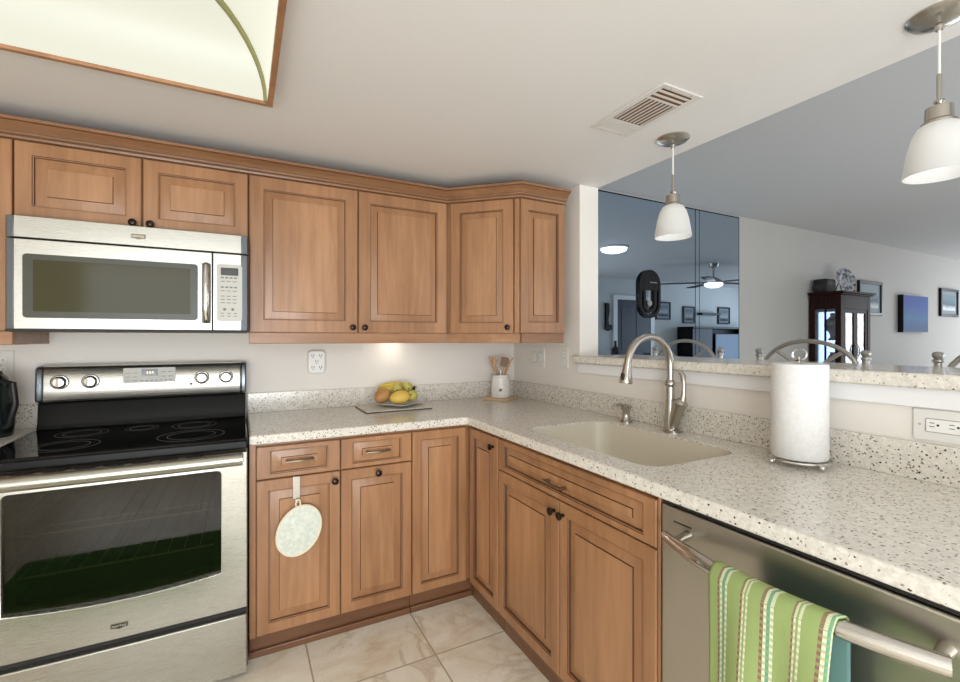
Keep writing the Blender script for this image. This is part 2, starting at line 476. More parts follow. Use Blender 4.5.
# ------------------------------------------------------------------ mesh builder
class MB:
    def __init__(s):
        s.v, s.f, s.m, s.uv = [], [], [], None

    def add(s, verts, faces, mi=0, mat=None):
        b = len(s.v)
        for p in verts:
            p = Vector(p)
            s.v.append(mat @ p if mat is not None else p)
        for f in faces:
            s.f.append([b + i for i in f])
            s.m.append(mi)
        return s

    def box(s, x0, y0, z0, x1, y1, z1, mi=0, mat=None):
        x0, x1 = min(x0, x1), max(x0, x1)
        y0, y1 = min(y0, y1), max(y0, y1)
        z0, z1 = min(z0, z1), max(z0, z1)
        v = [(x0, y0, z0), (x1, y0, z0), (x1, y1, z0), (x0, y1, z0), (x0, y0, z1), (x1, y0, z1), (x1, y1, z1), (x0, y1, z1)]
        f = [(0, 3, 2, 1), (4, 5, 6, 7), (0, 1, 5, 4), (1, 2, 6, 5), (2, 3, 7, 6), (3, 0, 4, 7)]
        return s.add(v, f, mi, mat)

    def loft(s, rings, mi=0, closed=True, cap0=True, cap1=True, mat=None, mis=None):
        n = len(rings[0])
        v = [p for r in rings for p in r]
        f, ms = [], []
        for k in range(len(rings) - 1):
            for i in range(n if closed else n - 1):
                j = (i + 1) % n
                f.append((k * n + i, k * n + j, (k + 1) * n + j, (k + 1) * n + i))
                ms.append(mis[k] if mis else mi)
        if cap0:
            f.append(tuple(range(n - 1, -1, -1)))
            ms.append(mis[0] if mis else mi)
        if cap1:
            f.append(tuple((len(rings) - 1) * n + i for i in range(n)))
            ms.append(mis[-1] if mis else mi)
        b = len(s.m)
        s.add(v, f, mi, mat)
        s.m[b:] = ms
        return s

    def tube(s, pts, r, n=12, mi=0, cap=True, mat=None, loop=False, flat=None):
        pts = [Vector(p) for p in pts]
        N = len(pts)
        rs = r if isinstance(r, (list, tuple)) else [r] * N
        rings = []
        up = None
        for i, p in enumerate(pts):
            if loop:
                d = pts[(i + 1) % N] - pts[i - 1]
            else:
                d = pts[min(i + 1, N - 1)] - pts[max(i - 1, 0)]
            d.normalize()
            if up is None:
                a = Vector((0, 0, 1)) if abs(d.z) < 0.9 else Vector((1, 0, 0))
                up = (a - d * a.dot(d)).normalized()
            else:
                up = (up - d * up.dot(d)).normalized()
            sd = d.cross(up)
            fx = flat if flat else (1, 1)
            rings.append([p + (up * cos(2 * pi * k / n) * fx[0] + sd * sin(2 * pi * k / n) * fx[1]) * rs[i] for k in range(n)])
        if loop:
            rings.append(rings[0])
            return s.loft(rings, mi, True, False, False, mat)
        return s.loft(rings, mi, True, cap, cap, mat)

    def lathe(s, prof, c=(0, 0, 0), axis='z', n=24, mi=0, mat=None, mis=None, cap=True):
        rings = []
        for (r, h) in prof:
            r = max(r, 1e-4)
            ring = []
            for k in range(n):
                a = 2 * pi * k / n
                x, y = r * cos(a), r * sin(a)
                if axis == 'z':
                    p = (c[0] + x, c[1] + y, c[2] + h)
                elif axis == 'y':
                    p = (c[0] + x, c[1] + h, c[2] - y)
                else:
                    p = (c[0] + h, c[1] + x, c[2] + y)
                ring.append(p)
            rings.append(ring)
        return s.loft(rings, mi, True, cap, cap, mat, mis)

    def ball(s, c, r, n=16, mi=0, mat=None):
        r = r if isinstance(r, (list, tuple)) else (r, r, r)
        rings = []
        for i in range(n // 2 + 1):
            t = -pi / 2 + pi * i / (n // 2)
            cr = max(cos(t), 1e-3)
            rings.append([(c[0] + r[0] * cr * cos(2 * pi * k / n), c[1] + r[1] * cr * sin(2 * pi * k / n), c[2] + r[2] * sin(t)) for k in range(n)])
        return s.loft(rings, mi, True, True, True, mat)

    def prism(s, poly, a0, a1, axis='z', mi=0, mat=None):
        def P(p, a):
            return {'z': (p[0], p[1], a), 'y': (p[0], a, p[1]), 'x': (a, p[0], p[1])}[axis]
        return s.loft([[P(p, a0) for p in poly], [P(p, a1) for p in poly]], mi, mat=mat)

    def build(s, name, mats, parent=None, loc=None, rotz=None, smooth=35, bevel=None, seg=2, sub=0):
        me = bpy.data.meshes.new(name)
        me.from_pydata([tuple(p) for p in s.v], [], s.f)
        mats = mats if isinstance(mats, (list, tuple)) else [mats]
        for m in mats:
            me.materials.append(M[m] if isinstance(m, str) else m)
        for p, i in zip(me.polygons, s.m):
            p.material_index = i
        import bmesh
        bm = bmesh.new()
        bm.from_mesh(me)
        bmesh.ops.recalc_face_normals(bm, faces=bm.faces)
        bm.to_mesh(me)
        bm.free()
        if smooth:
            me.shade_smooth()
            me.set_sharp_from_angle(angle=R(smooth))
        me.update()
        o = bpy.data.objects.new(name, me)
        COL.objects.link(o)
        if parent:
            o.parent = parent
        if loc:
            o.location = loc
        if rotz:
            o.rotation_euler = (0, 0, rotz)
        if bevel:
            b = o.modifiers.new('bevel', 'BEVEL')
            b.width, b.segments, b.limit_method, b.angle_limit = bevel, seg, 'ANGLE', R(40)
            b.harden_normals = False
        if sub:
            q = o.modifiers.new('sub', 'SUBSURF')
            q.levels = q.render_levels = sub
        return o


def rrect(x0, y0, x1, y1, r, n=5):
    out = []
    for cx, cy, a0 in ((x1 - r, y1 - r, 0), (x0 + r, y1 - r, 90), (x0 + r, y0 + r, 180), (x1 - r, y0 + r, 270)):
        for k in range(n + 1):
            a = R(a0 + 90 * k / n)
            out.append((cx + r * cos(a), cy + r * sin(a)))
    return out


def thing(name, label, cat, loc=(0, 0, 0), rotz=0, group=None):
    o = bpy.data.objects.new(name, None)
    o.empty_display_size = 0.05
    COL.objects.link(o)
    o.location = loc
    o.rotation_euler = (0, 0, rotz)
    return tag(o, label, cat, group)


def tag(o, label, cat, group=None):
    o['label'] = label
    o['category'] = cat
    if group:
        o['group'] = group
    return o


def struct(o, label=None, cat=None):
    o['kind'] = 'structure'
    if label:
        o['label'] = label
        o['category'] = cat
    return o


def text_mesh(name, body, size, mat, parent, mtx, depth=0.0004):
    cu = bpy.data.curves.new(name, 'FONT')
    cu.body = body
    cu.size = size
    cu.align_x, cu.align_y = 'CENTER', 'CENTER'
    cu.extrude = depth
    tmp = bpy.data.objects.new(name + '_tmp', cu)
    COL.objects.link(tmp)
    dg = bpy.context.evaluated_depsgraph_get()
    me = bpy.data.meshes.new_from_object(tmp.evaluated_get(dg))
    bpy.data.objects.remove(tmp)
    me.materials.clear()
    me.materials.append(M[mat])
    o = bpy.data.objects.new(name, me)
    COL.objects.link(o)
    o.parent = parent
    o.matrix_local = mtx
    return o


FACE_Y = Matrix.Rotation(R(90), 4, 'X')          # text standing up, read from -y

# ------------------------------------------------------------------ dimensions
WY, WX = 2.652, 1.648           # back wall face, right wall face (kitchen)
KC, DC = 2.147, 2.44            # kitchen ceiling, living-room ceiling
HX = 1.78                       # far face of the bar wall / kitchen ceiling edge
LY = -1.14                      # living-room front wall (seen in the mirror)

# ------------------------------------------------------------------ the room
b = MB().box(-2.1, -1.9, -0.06, 10.6, 2.8, 0.0)
struct(b.build('floor', 'tile', smooth=0))
b = MB().box(-2.1, WY, 0, HX, WY + 0.12, DC + 0.1, 0).box(HX, WY, 0, 10.6, WY + 0.12, DC + 0.1, 1)
struct(b.build('wall_back', ['wall_k', 'wall_d'], smooth=0))
b = MB().box(WX, -1.9, 0, HX, 1.968, 1.165).box(WX, 1.968, 0, HX, WY - 0.0005, KC - 0.0005)
struct(b.build('wall_right', 'wall_k', smooth=0))
b = MB().box(-2.1, -1.9, 0, -1.98, WY, KC)
struct(b.build('wall_left', 'wall_k', smooth=0))
# kitchen wall behind the photographer, with a wide window opening
b = MB()
b.box(-1.98, -1.9, 0, -1.5, -1.8, KC).box(0.8, -1.9, 0, WX, -1.8, KC).box(-1.5, -1.9, 2.08, 0.8, -1.8, KC).box(-1.5, -1.9, 0, 0.8, -1.8, 0.3)
struct(b.build('wall_front', 'wall_k', smooth=0))
b = MB()
b.box(-1.5, -1.88, 0.3, -1.45, -1.82, 2.08).box(0.75, -1.88, 0.3, 0.8, -1.82, 2.08).box(-1.45, -1.88, 2.03, 0.75, -1.82, 2.08).box(-1.45, -1.88, 0.3, 0.75, -1.82, 0.35).box(-0.375, -1.88, 0.35, -0.325, -1.82, 2.03)
w = struct(b.build('window_1', 'trimw'))
MB().box(-1.45, -1.856, 0.35, -0.375, -1.85, 2.03).box(-0.325, -1.856, 0.35, 0.75, -1.85, 2.03).build('pane', 'paneglass', w, smooth=0)
# living room walls
b = MB().box(HX, LY - 0.1, 0, 2.15, LY, DC).box(5.05, LY - 0.1, 0, 10.6, LY, DC).box(2.15, LY - 0.1, 0, 5.05, LY, 0.15).box(2.15, LY - 0.1, 2.2, 5.05, LY, DC)
struct(b.build('wall_living', 'wall_m', smooth=0))
b = MB().box(2.15, LY - 0.08, 0.15, 2.2, LY - 0.02, 2.2).box(5.0, LY - 0.08, 0.15, 5.05, LY - 0.02, 2.2).box(2.2, LY - 0.08, 0.15, 5.0, LY - 0.02, 0.2).box(2.2, LY - 0.08, 2.15, 5.0, LY - 0.02, 2.2).box(3.575, LY - 0.08, 0.2, 3.625, LY - 0.02, 2.15)
w = struct(b.build('added_window_living', 'trimw'))  # unseen window added to go with the dining light
MB().box(2.2, LY - 0.055, 0.2, 3.575, LY - 0.05, 2.15).box(3.625, LY - 0.055, 0.2, 5.0, LY - 0.05, 2.15).build('pane', 'paneglass', w, smooth=0)
b = MB().box(10.5, LY, 0, 10.6, -0.6, DC).box(10.5, 2.1, 0, 10.6, WY, DC).box(10.5, -0.6, 0, 10.6, 2.1, 0.3).box(10.5, -0.6, 2.25, 10.6, 2.1, DC)
struct(b.build('wall_far', 'wall_d', smooth=0))
b = MB().box(10.52, -0.6, 0.3, 10.58, -0.55, 2.25).box(10.52, 2.05, 0.3, 10.58, 2.1, 2.25).box(10.52, -0.55, 0.3, 10.58, 2.05, 0.35).box(10.52, -0.55, 2.2, 10.58, 2.05, 2.25).box(10.52, 0.725, 0.35, 10.58, 0.775, 2.2)
w = struct(b.build('window_2', 'trimw'))
MB().box(10.55, -0.55, 0.35, 10.555, 0.725, 2.2).box(10.55, 0.775, 0.35, 10.555, 2.05, 2.2).build('pane', 'paneglass', w, smooth=0)
# kitchen ceiling slab with the opening of the light box
LX0, LX1, LY0, LY1 = -1.12, 0.096, 0.22, 1.722
b = MB()
b.box(-2.1, -1.9, KC, LX0, WY, DC + 0.1).box(LX1, -1.9, KC, HX, WY, DC + 0.1).box(LX0, -1.9, KC, LX1, LY0, DC + 0.1).box(LX0, LY1, KC, LX1, WY, DC + 0.1)
struct(b.build('ceiling', 'ceil', smooth=0))
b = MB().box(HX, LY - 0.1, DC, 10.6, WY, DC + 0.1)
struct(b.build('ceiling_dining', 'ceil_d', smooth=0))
# white apron board under the bar top
struct(MB().box(WX - 0.018, -1.2, 1.112, WX - 0.0005, 1.968, 1.1655).build('trim_1', 'trimw', bevel=0.003))
# living-room baseboard and door (seen in the mirror)
struct(MB().box(HX, LY, 0, 6.165, LY + 0.015, 0.1).box(7.27, LY, 0, 10.5, LY + 0.015, 0.1).build('baseboard_living', 'trimw'))
struct(MB().box(HX, WY - 0.015, 0, 10.5, WY - 0.0005, 0.1).build('baseboard_back', 'trimw'))
b = MB().box(6.17, LY, 0, 6.27, LY + 0.03, 2.12).box(7.15, LY, 0, 7.25, LY + 0.03, 2.12).box(6.27, LY, 2.04, 7.15, LY + 0.03, 2.12)
d1 = struct(b.build('door_1', 'trimw'))
b = MB().box(6.275, LY, 0.01, 7.145, LY + 0.02, 2.035)
for zz in (0.15, 1.1):
    for xx in (6.37, 6.76):
        b.box(xx, LY + 0.02, zz, xx + 0.29, LY + 0.026, zz + 0.8)
leaf = b.build('leaf', 'door_dk', d1, bevel=0.004)
MB().lathe([(0.012, 0), (0.012, 0.03), (0.028, 0.045), (0.028, 0.07), (0.01, 0.08)], (7.08, LY + 0.02, 1.0), 'y', 16).build('door_handle', 'nickel', leaf)
# lawn outside the kitchen window
g = MB().box(-14, -30, -0.3, 14, -2.2, -0.2).build('ground', 'grass', smooth=0)
struct(g)


# ------------------------------------------------------------------ cabinet pieces
def knob(parent, x, z):
    b = MB().lathe([(0.006, 0.0), (0.006, -0.012), (0.010, -0.014), (0.0145, -0.019), (0.0145, -0.024), (0.009, -0.028), (0.001, -0.029)], (x, 0, z), 'y', 18)
    return b.build('knob', 'bronze', parent)


def pull(parent, x, z, w=0.096):
    b = MB()
    for sx in (-1, 1):
        b.tube([(x + sx * w / 2, 0.0, z), (x + sx * w / 2, -0.02, z)], [0.0065, 0.005], 10)
    pts, rs = [], []
    for k in range(13):
        t = -1 + 2 * k / 12
        pts.append((x + t * (w / 2 + 0.006), -0.022 - 0.008 * (1 - t * t), z + 0.002 * (1 - t * t)))
        rs.append(0.0045 + 0.0022 * (1 - abs(t)) + (0.002 if abs(t) > 0.95 else 0))
    b.tube(pts, rs, 10)
    return b.build('pull', 'pewter', parent)


def raised(name, parent, x, z, w, h, fr=0.050, bv=0.034, y=0.0, th=0.02, rotz=None, loc=None):
    """raised-panel door: flat frame, glazed groove, sloping bevel, raised field"""
    fx, fz = fr if isinstance(fr, tuple) else (fr, fr)
    bx, bz = bv if isinstance(bv, tuple) else (bv, bv)
    loops = [(0, 0, th), (0, 0, 0.003), (0.003, 0.003, 0), (fx - 0.006, fz - 0.006, 0), (fx - 0.0045, fz - 0.0045, 0.003), (fx - 0.001, fz - 0.001, 0.0035),
             (fx, fz, 0.0125), (fx + bx, fz + bz, 0.0058), (fx + bx + 0.0016, fz + bz + 0.0016, 0.0006)]
    mis = [0, 0, 0, 1, 2, 1, 3, 1]
    rings = [[(i, yy, k), (w - i, yy, k), (w - i, yy, h - k), (i, yy, h - k)] for i, k, yy in loops]
    b = MB()
    b.loft(rings, mis=mis, cap1=False)
    n = len(b.v)
    b.f.append([n - 4, n - 3, n - 2, n - 1])
    b.m.append(4)
    return b.build(name, ['wood', 'glaze', 'bead', 'wood', 'panel'], parent, loc=loc or (x, y, z), rotz=rotz, smooth=20)


# ------------------------------------------------------------------ upper cabinets
UZ0, UZ1 = 1.328, 2.032
UF = 2.281                       # door plane
UD = WY - 0.001 - UF             # depth behind the door plane


def upper(name_label, x0, x1, z0, doors, rail=True, rail_return=None, knobs=True):
    t = thing('wall_cabinet', name_label, 'cabinet', (x0, UF, 0))
    w = x1 - x0
    MB().box(0.0008, 0.022, z0 + 0.002, w - 0.0008, UD, 2.052).build('carcass', 'wood', t, bevel=0.002)
    for (a, c, kx) in doors:
        d = raised('door', t, a - x0 + 0.002, z0, c - a - 0.004, UZ1 - z0, fr=0.062 if z0 < 1.5 else 0.055, bv=0.032 if z0 < 1.5 else 0.036)
        if kx is not None:
            knob(d, (0.026 if kx == 'l' else c - a - 0.03), 0.026 if z0 < 1.5 else 0.022)
    if rail:
        b = MB()
        b.box(0.001, 0.006, 1.276, w - 0.001, 0.026, z0 - 0.002)
        if rail_return == 'r':
            b.box(w - 0.021, 0.026, 1.276, w - 0.001, UD, z0 + 0.002)
        b.build('light_rail', 'woodx', t, bevel=0.003)
    return t


upper('maple wall cabinet cut off at the left edge, left of the microwave', -1.50, -0.745, UZ0, [(-1.50, -1.125, 'r'), (-1.125, -0.745, 'l')], rail_return='r')
upper('short two-door maple wall cabinet directly above the microwave', -0.745, 0.029, 1.742, [(-0.743, -0.358, 'r'), (-0.356, 0.027, 'l')], rail=False)
tall = upper('tall two-door maple wall cabinet between the microwave and the angled corner cabinet', 0.029, 0.994, UZ0, [(0.031, 0.512, 'r'), (0.514, 0.992, 'l')])

# angled corner cabinet
cA, cB = Vector((0.996, 2.283)), Vector((1.286, 2.004))
cR = 1.578
t = thing('corner_wall_cabinet', 'angled maple corner wall cabinet with one front door and a panelled right end', 'cabinet', (cA.x, cA.y, 0))
loc_b = lambda p: (p[0] - cA.x, p[1] - cA.y)
dv = (cB - cA).normalized()
nv = Vector((-dv.y, dv.x))       # into the cabinet
L = (cB - cA).length
ang = math.atan2(dv.y, dv.x)
inA, inB = cA + nv * 0.022, cB + nv * 0.022
poly = [loc_b((0.996, WY - 0.001)), loc_b((0.996, inA.y + 0.012)), loc_b((cB.x + 0.016, cB.y + 0.018)), loc_b((cR, cB.y + 0.018)), loc_b((cR, WY - 0.001))]
MB().prism(poly, UZ0 + 0.002, 2.052).build('carcass', 'wood', t, bevel=0.002)
d = raised('door', t, 0, 0, L - 0.052, UZ1 - UZ0, fr=0.060, bv=0.032, loc=(dv.x * 0.014, dv.y * 0.014, UZ0), rotz=ang)
knob(d, L - 0.052 - 0.028, 0.03)
MB().box(L - 0.034, 0.0, UZ0, L - 0.006, 0.022, UZ1).build('stile', 'wood', t, loc=(0, 0, 0), rotz=ang, bevel=0.005)
raised('end_panel', t, cB.x - cA.x + 0.004, UZ0, cR - cB.x - 0.006, UZ1 - UZ0, y=cB.y - cA.y, fr=(0.05, 0.062), bv=(0.030, 0.032))
b = MB()
b.box(-0.008, 0.006, 1.276, L - 0.004, 0.026, UZ0 - 0.002, mat=Matrix.Rotation(ang, 4, 'Z'))
b.build('light_rail', 'woodx', t, bevel=0.003)
MB().box(cB.x - cA.x + 0.012, cB.y - cA.y + 0.006, 1.276, cR - cA.x - 0.006, cB.y - cA.y + 0.026, UZ0 - 0.002).build('light_rail', 'crown', t, bevel=0.003)

# crown moulding, one run over all wall cabinets
prof = [(0.0, 2.0345, 0), (-0.010, 2.0345, 0), (-0.012, 2.043, 1), (-0.009, 2.0445, 0), (-0.018, 2.050, 0), (-0.019, 2.056, 1), (-0.016, 2.058, 0), (-0.022, 2.066, 0), (-0.032, 2.077, 0), (-0.045, 2.086, 1),
        (-0.043, 2.088, 0), (-0.051, 2.0885, 0), (-0.052, 2.100, 0), (0.04, 2.100, 0), (0.04, 2.0535, 0), (0.0, 2.053, 0)]
path = [Vector((-1.50, UF)), Vector((cA.x, UF)), cB.copy(), Vector((cR, cB.y))]
nrm = []
for i in range(3):
    e = (path[i + 1] - path[i]).normalized()
    nrm.append(Vector((-e.y, e.x)))
ms_ = [nrm[0], nrm[0] + nrm[1], nrm[1] + nrm[2], nrm[2]]
ms_ = [m / m.dot(nrm[max(0, min(2, i - 1))]) for i, m in enumerate(ms_)]
rings = [[(p.x + m.x * o, p.y + m.y * o, z) for p, m in zip(path, ms_)] for o, z, _ in prof + prof[:1]]
cmb = MB().loft(rings, closed=False, cap0=False, cap1=False, mis=[q[2] for q in prof])
for k in (0, 3):
    cmb.add([r[k] for r in rings[:-1]], [tuple(range(len(prof)))])
cm = cmb.build('crown_molding', ['crown', 'glaze'], smooth=25)
tag(cm, 'brown maple crown molding running along the tops of all the wall cabinets', 'molding')

# ------------------------------------------------------------------ base cabinets
BF = 2.045
DZ0, DZ1, DR0, DR1 = 0.095, 0.722, 0.727, 0.859


def drawer(t, x, w, h=DR1 - DR0, z=DR0):
    d = raised('drawer_front', t, x, z, w, h, fr=(0.056, 0.024), bv=(0.036, 0.026))
    pull(d, w / 2, h / 2)
    return d


t = thing('base_cabinet', 'maple base cabinet with two drawers and two doors right of the range', 'cabinet', (0.0275, BF, 0))
ox = 0.0275
MB().box(0.0005, 0.022, 0.09, 0.709 - ox, WY - BF - 0.002, 0.874).build('carcass', 'wood', t, bevel=0.0015)
MB().box(0.0005, 0.004, 0.09, 0.0245, 0.0215, 0.874).build('stile', 'wood', t, bevel=0.002)
drawer(t, 0.054 - ox, 0.382 - 0.054)
drawer(t, 0.386 - ox, 0.708 - 0.386)
d = raised('door', t, 0.054 - ox, DZ0, 0.382 - 0.054, DZ1 - DZ0)
knob(d, 0.382 - 0.054 - 0.024, 0.59)
d = raised('door', t, 0.386 - ox, DZ0, 0.708 - 0.386, DZ1 - DZ0)
knob(d, (0.708 - 0.386) / 2, 0.60)
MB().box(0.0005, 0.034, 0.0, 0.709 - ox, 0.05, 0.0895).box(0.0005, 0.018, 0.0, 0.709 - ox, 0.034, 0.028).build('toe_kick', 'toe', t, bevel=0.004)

# corner base with two hinged doors meeting in the inside corner
t = thing('corner_base_cabinet', 'maple corner base cabinet with two narrow doors meeting in the inside corner', 'cabinet', (0.71, BF, 0))
RX = 1.0
b = MB().prism([(0.0005, 0.022), (RX + 0.022 - 0.71, 0.022), (RX + 0.022 - 0.71, 1.742 - BF), (WX - 0.71 - 0.002, 1.742 - BF), (WX - 0.71 - 0.002, WY - BF - 0.002), (0.0005, WY - BF - 0.002)], 0.09, 0.874)
b.build('carcass', 'wood', t)
d = raised('door', t, 0.003, DZ0, 0.995 - 0.71 - 0.006, DR1 - DZ0, fr=0.046)
d2 = raised('door', t, 0, 0, 2.022 - 1.744, DR1 - DZ0, fr=0.046, loc=(RX - 0.71, 2.022 - BF, DZ0), rotz=R(-90))
knob(d2, 0.24, 0.72)
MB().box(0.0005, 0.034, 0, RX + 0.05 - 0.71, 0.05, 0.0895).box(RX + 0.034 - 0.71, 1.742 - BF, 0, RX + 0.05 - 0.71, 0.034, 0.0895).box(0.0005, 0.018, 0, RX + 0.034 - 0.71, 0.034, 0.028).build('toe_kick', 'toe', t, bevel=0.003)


def right_base(label, y0, y1, kind):
    """cabinet on the sink run, facing -x; y0 > y1"""
    t = thing('sink_base_cabinet' if kind == 'sink' else 'base_cabinet', label, 'cabinet', (RX, y0, 0), R(-90))
    w = y0 - y1
    bk = WX - RX - 0.002
    if kind == 'sink':
        b = MB().box(0.001, 0.022, 0.09, 0.02, bk, 0.874).box(w - 0.02, 0.022, 0.09, w - 0.001, bk, 0.874).box(0.02, 0.022, 0.09, w - 0.02, bk, 0.11)
        b.box(0.02, 0.022, 0.11, w - 0.02, 0.04, 0.874)
        b.build('carcass', 'wood', t)
        d = raised('drawer_front', t, 0.004, DR0, w - 0.016, DR1 - DR0, fr=(0.050, 0.026), bv=(0.036, 0.026))
        pull(d, (w - 0.016) / 2 - 0.01, 0.052)
        h = (w - 0.016) / 2
        d = raised('door', t, 0.004, DZ0, h - 0.002, DZ1 - DZ0)
        knob(d, h - 0.002 - 0.024, 0.585)
        d = raised('door', t, 0.004 + h + 0.002, DZ0, h - 0.002, DZ1 - DZ0)
        knob(d, 0.024, 0.585)
        MB().box(w - 0.0105, 0.004, 0.09, w - 0.001, 0.0215, 0.874).build('stile', 'wood', t, bevel=0.002)
    else:
        MB().box(0.001, 0.022, 0.09, w - 0.001, bk, 0.874).build('carcass', 'wood', t)
        drawer(t, 0.004, w - 0.008)
        d = raised('door', t, 0.004, DZ0, w - 0.008, DZ1 - DZ0)
        knob(d, w - 0.04, 0.59)
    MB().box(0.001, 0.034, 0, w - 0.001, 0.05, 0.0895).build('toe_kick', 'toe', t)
    return t


right_base('wide maple sink base cabinet with a false drawer and two doors under the sink', 1.7405, 0.866, 'sink')
right_base('maple base cabinet at the near end of the sink run, beyond the dishwasher', 0.255, -0.25, 'end')

# base under the left counter
t = thing('base_cabinet', 'maple base cabinet left of the range under the short counter', 'cabinet', (-1.40, BF, 0))
MB().box(0.001, 0.022, 0.09, 0.63, WY - BF - 0.002, 0.874).build('carcass', 'wood', t)
drawer(t, 0.004, 0.62)
d = raised('door', t, 0.004, DZ0, 0.31, DZ1 - DZ0)
knob(d, 0.286, 0.59)
d = raised('door', t, 0.318, DZ0, 0.31, DZ1 - DZ0)
knob(d, 0.024, 0.59)
MB().box(0.001, 0.034, 0, 0.63, 0.05, 0.0895).build('toe_kick', 'toe', t)

# ------------------------------------------------------------------ countertops and sink
CX, CY = 0.980, 2.014
SX0, SX1, SY0, SY1 = 1.078, 1.505, 0.965, 1.642
CT0, CT1 = 0.876, 0.914


def counter_L():
    import bmesh
    outer = [(0.0275, WY - 0.001), (0.0275, CY), (CX - 0.03, CY)]
    for k in range(1, 6):                                # eased inside corner
        a = R(90 - 90 * k / 6)
        outer.append((CX - 0.03 + 0.03 * cos(a), CY - 0.03 + 0.03 * sin(a)))
    outer += [(CX, CY - 0.03), (CX, -0.26), (WX - 0.001, -0.26), (WX - 0.001, WY - 0.001)]
    hole = rrect(SX0, SY0, SX1, SY1, 0.075, 6)
    bm = bmesh.new()
    for z in (CT1,):
        vo = [bm.verts.new((x, y, z)) for x, y in outer]
        vh = [bm.verts.new((x, y, z)) for x, y in hole]
        es = [bm.edges.new((vo[i], vo[(i + 1) % len(vo)])) for i in range(len(vo))]
        es += [bm.edges.new((vh[i], vh[(i + 1) % len(vh)])) for i in range(len(vh))]
        bmesh.ops.triangle_fill(bm, use_beauty=True, edges=es)
    r = bmesh.ops.extrude_face_region(bm, geom=list(bm.faces))
    bmesh.ops.translate(bm, verts=[v for v in r['geom'] if isinstance(v, bmesh.types.BMVert)], vec=(0, 0, CT0 - CT1))
    bmesh.ops.recalc_face_normals(bm, faces=bm.faces)
    me = bpy.data.meshes.new('countertop')
    bm.to_mesh(me)
    bm.free()
    me.materials.append(M['quartz'])
    o = bpy.data.objects.new('countertop', me)
    COL.objects.link(o)
    bv = o.modifiers.new('bevel', 'BEVEL')
    bv.width, bv.segments, bv.limit_method, bv.angle_limit = 0.007, 3, 'ANGLE', R(50)
    return o


ct = tag(counter_L(), 'speckled L-shaped quartz countertop running from the range round to the sink', 'countertop')
b = MB().box(0.0275, WY - 0.014, CT1, WX - 0.001, WY - 0.001, 1.0165).box(WX - 0.016, -0.26, CT1, WX - 0.001, WY - 0.015, 1.0165)
b.build('backsplash', 'quartz', ct, bevel=0.002)
cl = tag(MB().box(-1.40, CY, CT0, -0.7695, WY - 0.001, CT1).build('countertop', 'quartz', bevel=0.006), 'short speckled quartz countertop left of the range', 'countertop')
MB().box(-1.40, WY - 0.014, CT1, -0.7695, WY - 0.001, 1.0165).build('backsplash', 'quartz', cl, bevel=0.002)

rings = []
for ins, z, r in ((0.002, CT1 - 0.006, 0.075), (0.004, CT1 - 0.03, 0.073), (0.014, CT1 - 0.14, 0.07), (0.05, CT1 - 0.185, 0.06), (0.10, CT1 - 0.192, 0.05)):
    rings.append([(x, y, z) for x, y in rrect(SX0 + ins, SY0 + ins, SX1 - ins, SY1 - ins, r, 6)])
outr = []
for ins, z, r in ((0.092, CT1 - 0.202, 0.05), (0.040, CT1 - 0.195, 0.06), (0.004, CT1 - 0.14, 0.07), (-0.004, CT1 - 0.0385, 0.075)):
    outr.append([(x, y, z) for x, y in rrect(SX0 + ins, SY0 + ins, SX1 - ins, SY1 - ins, r, 6)])
sk = MB().loft(rings, cap0=False).loft(outr, cap1=False).build('kitchen_sink', 'sink', smooth=40)
tag(sk, 'cream moulded kitchen sink basin set into the quartz countertop', 'sink')
MB().lathe([(0.045, 0), (0.045, 0.003), (0.03, 0.002), (0.028, -0.002)], ((SX0 + SX1) / 2 + 0.05, (SY0 + SY1) / 2, CT1 - 0.1915), 'z', 20).build('drain', 'nickel', sk)

# bar top
bar = MB().box(1.602, -1.2, 1.166, 2.04, 1.966, 1.206).build('bar_counter', 'quartz', bevel=0.006)
tag(bar, 'long raised speckled quartz bar counter between the kitchen and the dining room', 'counter')

# ------------------------------------------------------------------ range
GX0, GX1 = -0.766, 0.022
t = thing('kitchen_range', 'freestanding stainless steel electric range with a black glass cooktop', 'range', (GX0, 1.96, 0))
GW = GX1 - GX0
GB = WY - 0.006 - 1.96
b = MB()
b.box(0, 0.045, 0.02, 0.018, GB, 0.885).box(GW - 0.018, 0.045, 0.02, GW, GB, 0.885).box(0.018, GB - 0.02, 0.02, GW - 0.018, GB, 0.885)
b.box(0.018, 0.045, 0.02, GW - 0.018, GB - 0.02, 0.30).box(0.018, 0.06, 0.845, GW - 0.018, GB - 0.02, 0.885)
b.build('body', 'ovenin', t)
for (fx, fy) in ((0.05, 0.09), (GW - 0.05, 0.09), (0.05, GB - 0.06), (GW - 0.05, GB - 0.06)):
    MB().lathe([(0.018, 0), (0.018, 0.02)], (fx, fy, 0), 'z', 12).build('foot', 'blackmat', t)
# cooktop slab with raised rim and heating-ring prints
b = MB().box(-0.0005, 0.035, 0.886, GW + 0.0005, GB - 0.075, 0.912)
ck = b.build('cooktop', 'blackglass', t, bevel=0.006)
b = MB().box(0.0, 0.030, 0.872, GW, 0.045, 0.9045)
b.build('front_trim', 'black', t, bevel=0.005)
for (cx, cy, rr) in ((0.20, 0.20, 0.10), (0.59, 0.20, 0.115), (0.19, 0.45, 0.085), (0.58, 0.45, 0.085), (0.385, 0.47, 0.06)):
    b = MB()
    for r2 in (rr, rr * 0.72):
        b.lathe([(r2 - 0.0014, 0.9121), (r2 - 0.0014, 0.9124), (r2, 0.9124), (r2, 0.9121)], (cx, cy, 0), 'z', 40, cap=False)
    b.build('burner_ring', 'keydark', ck)
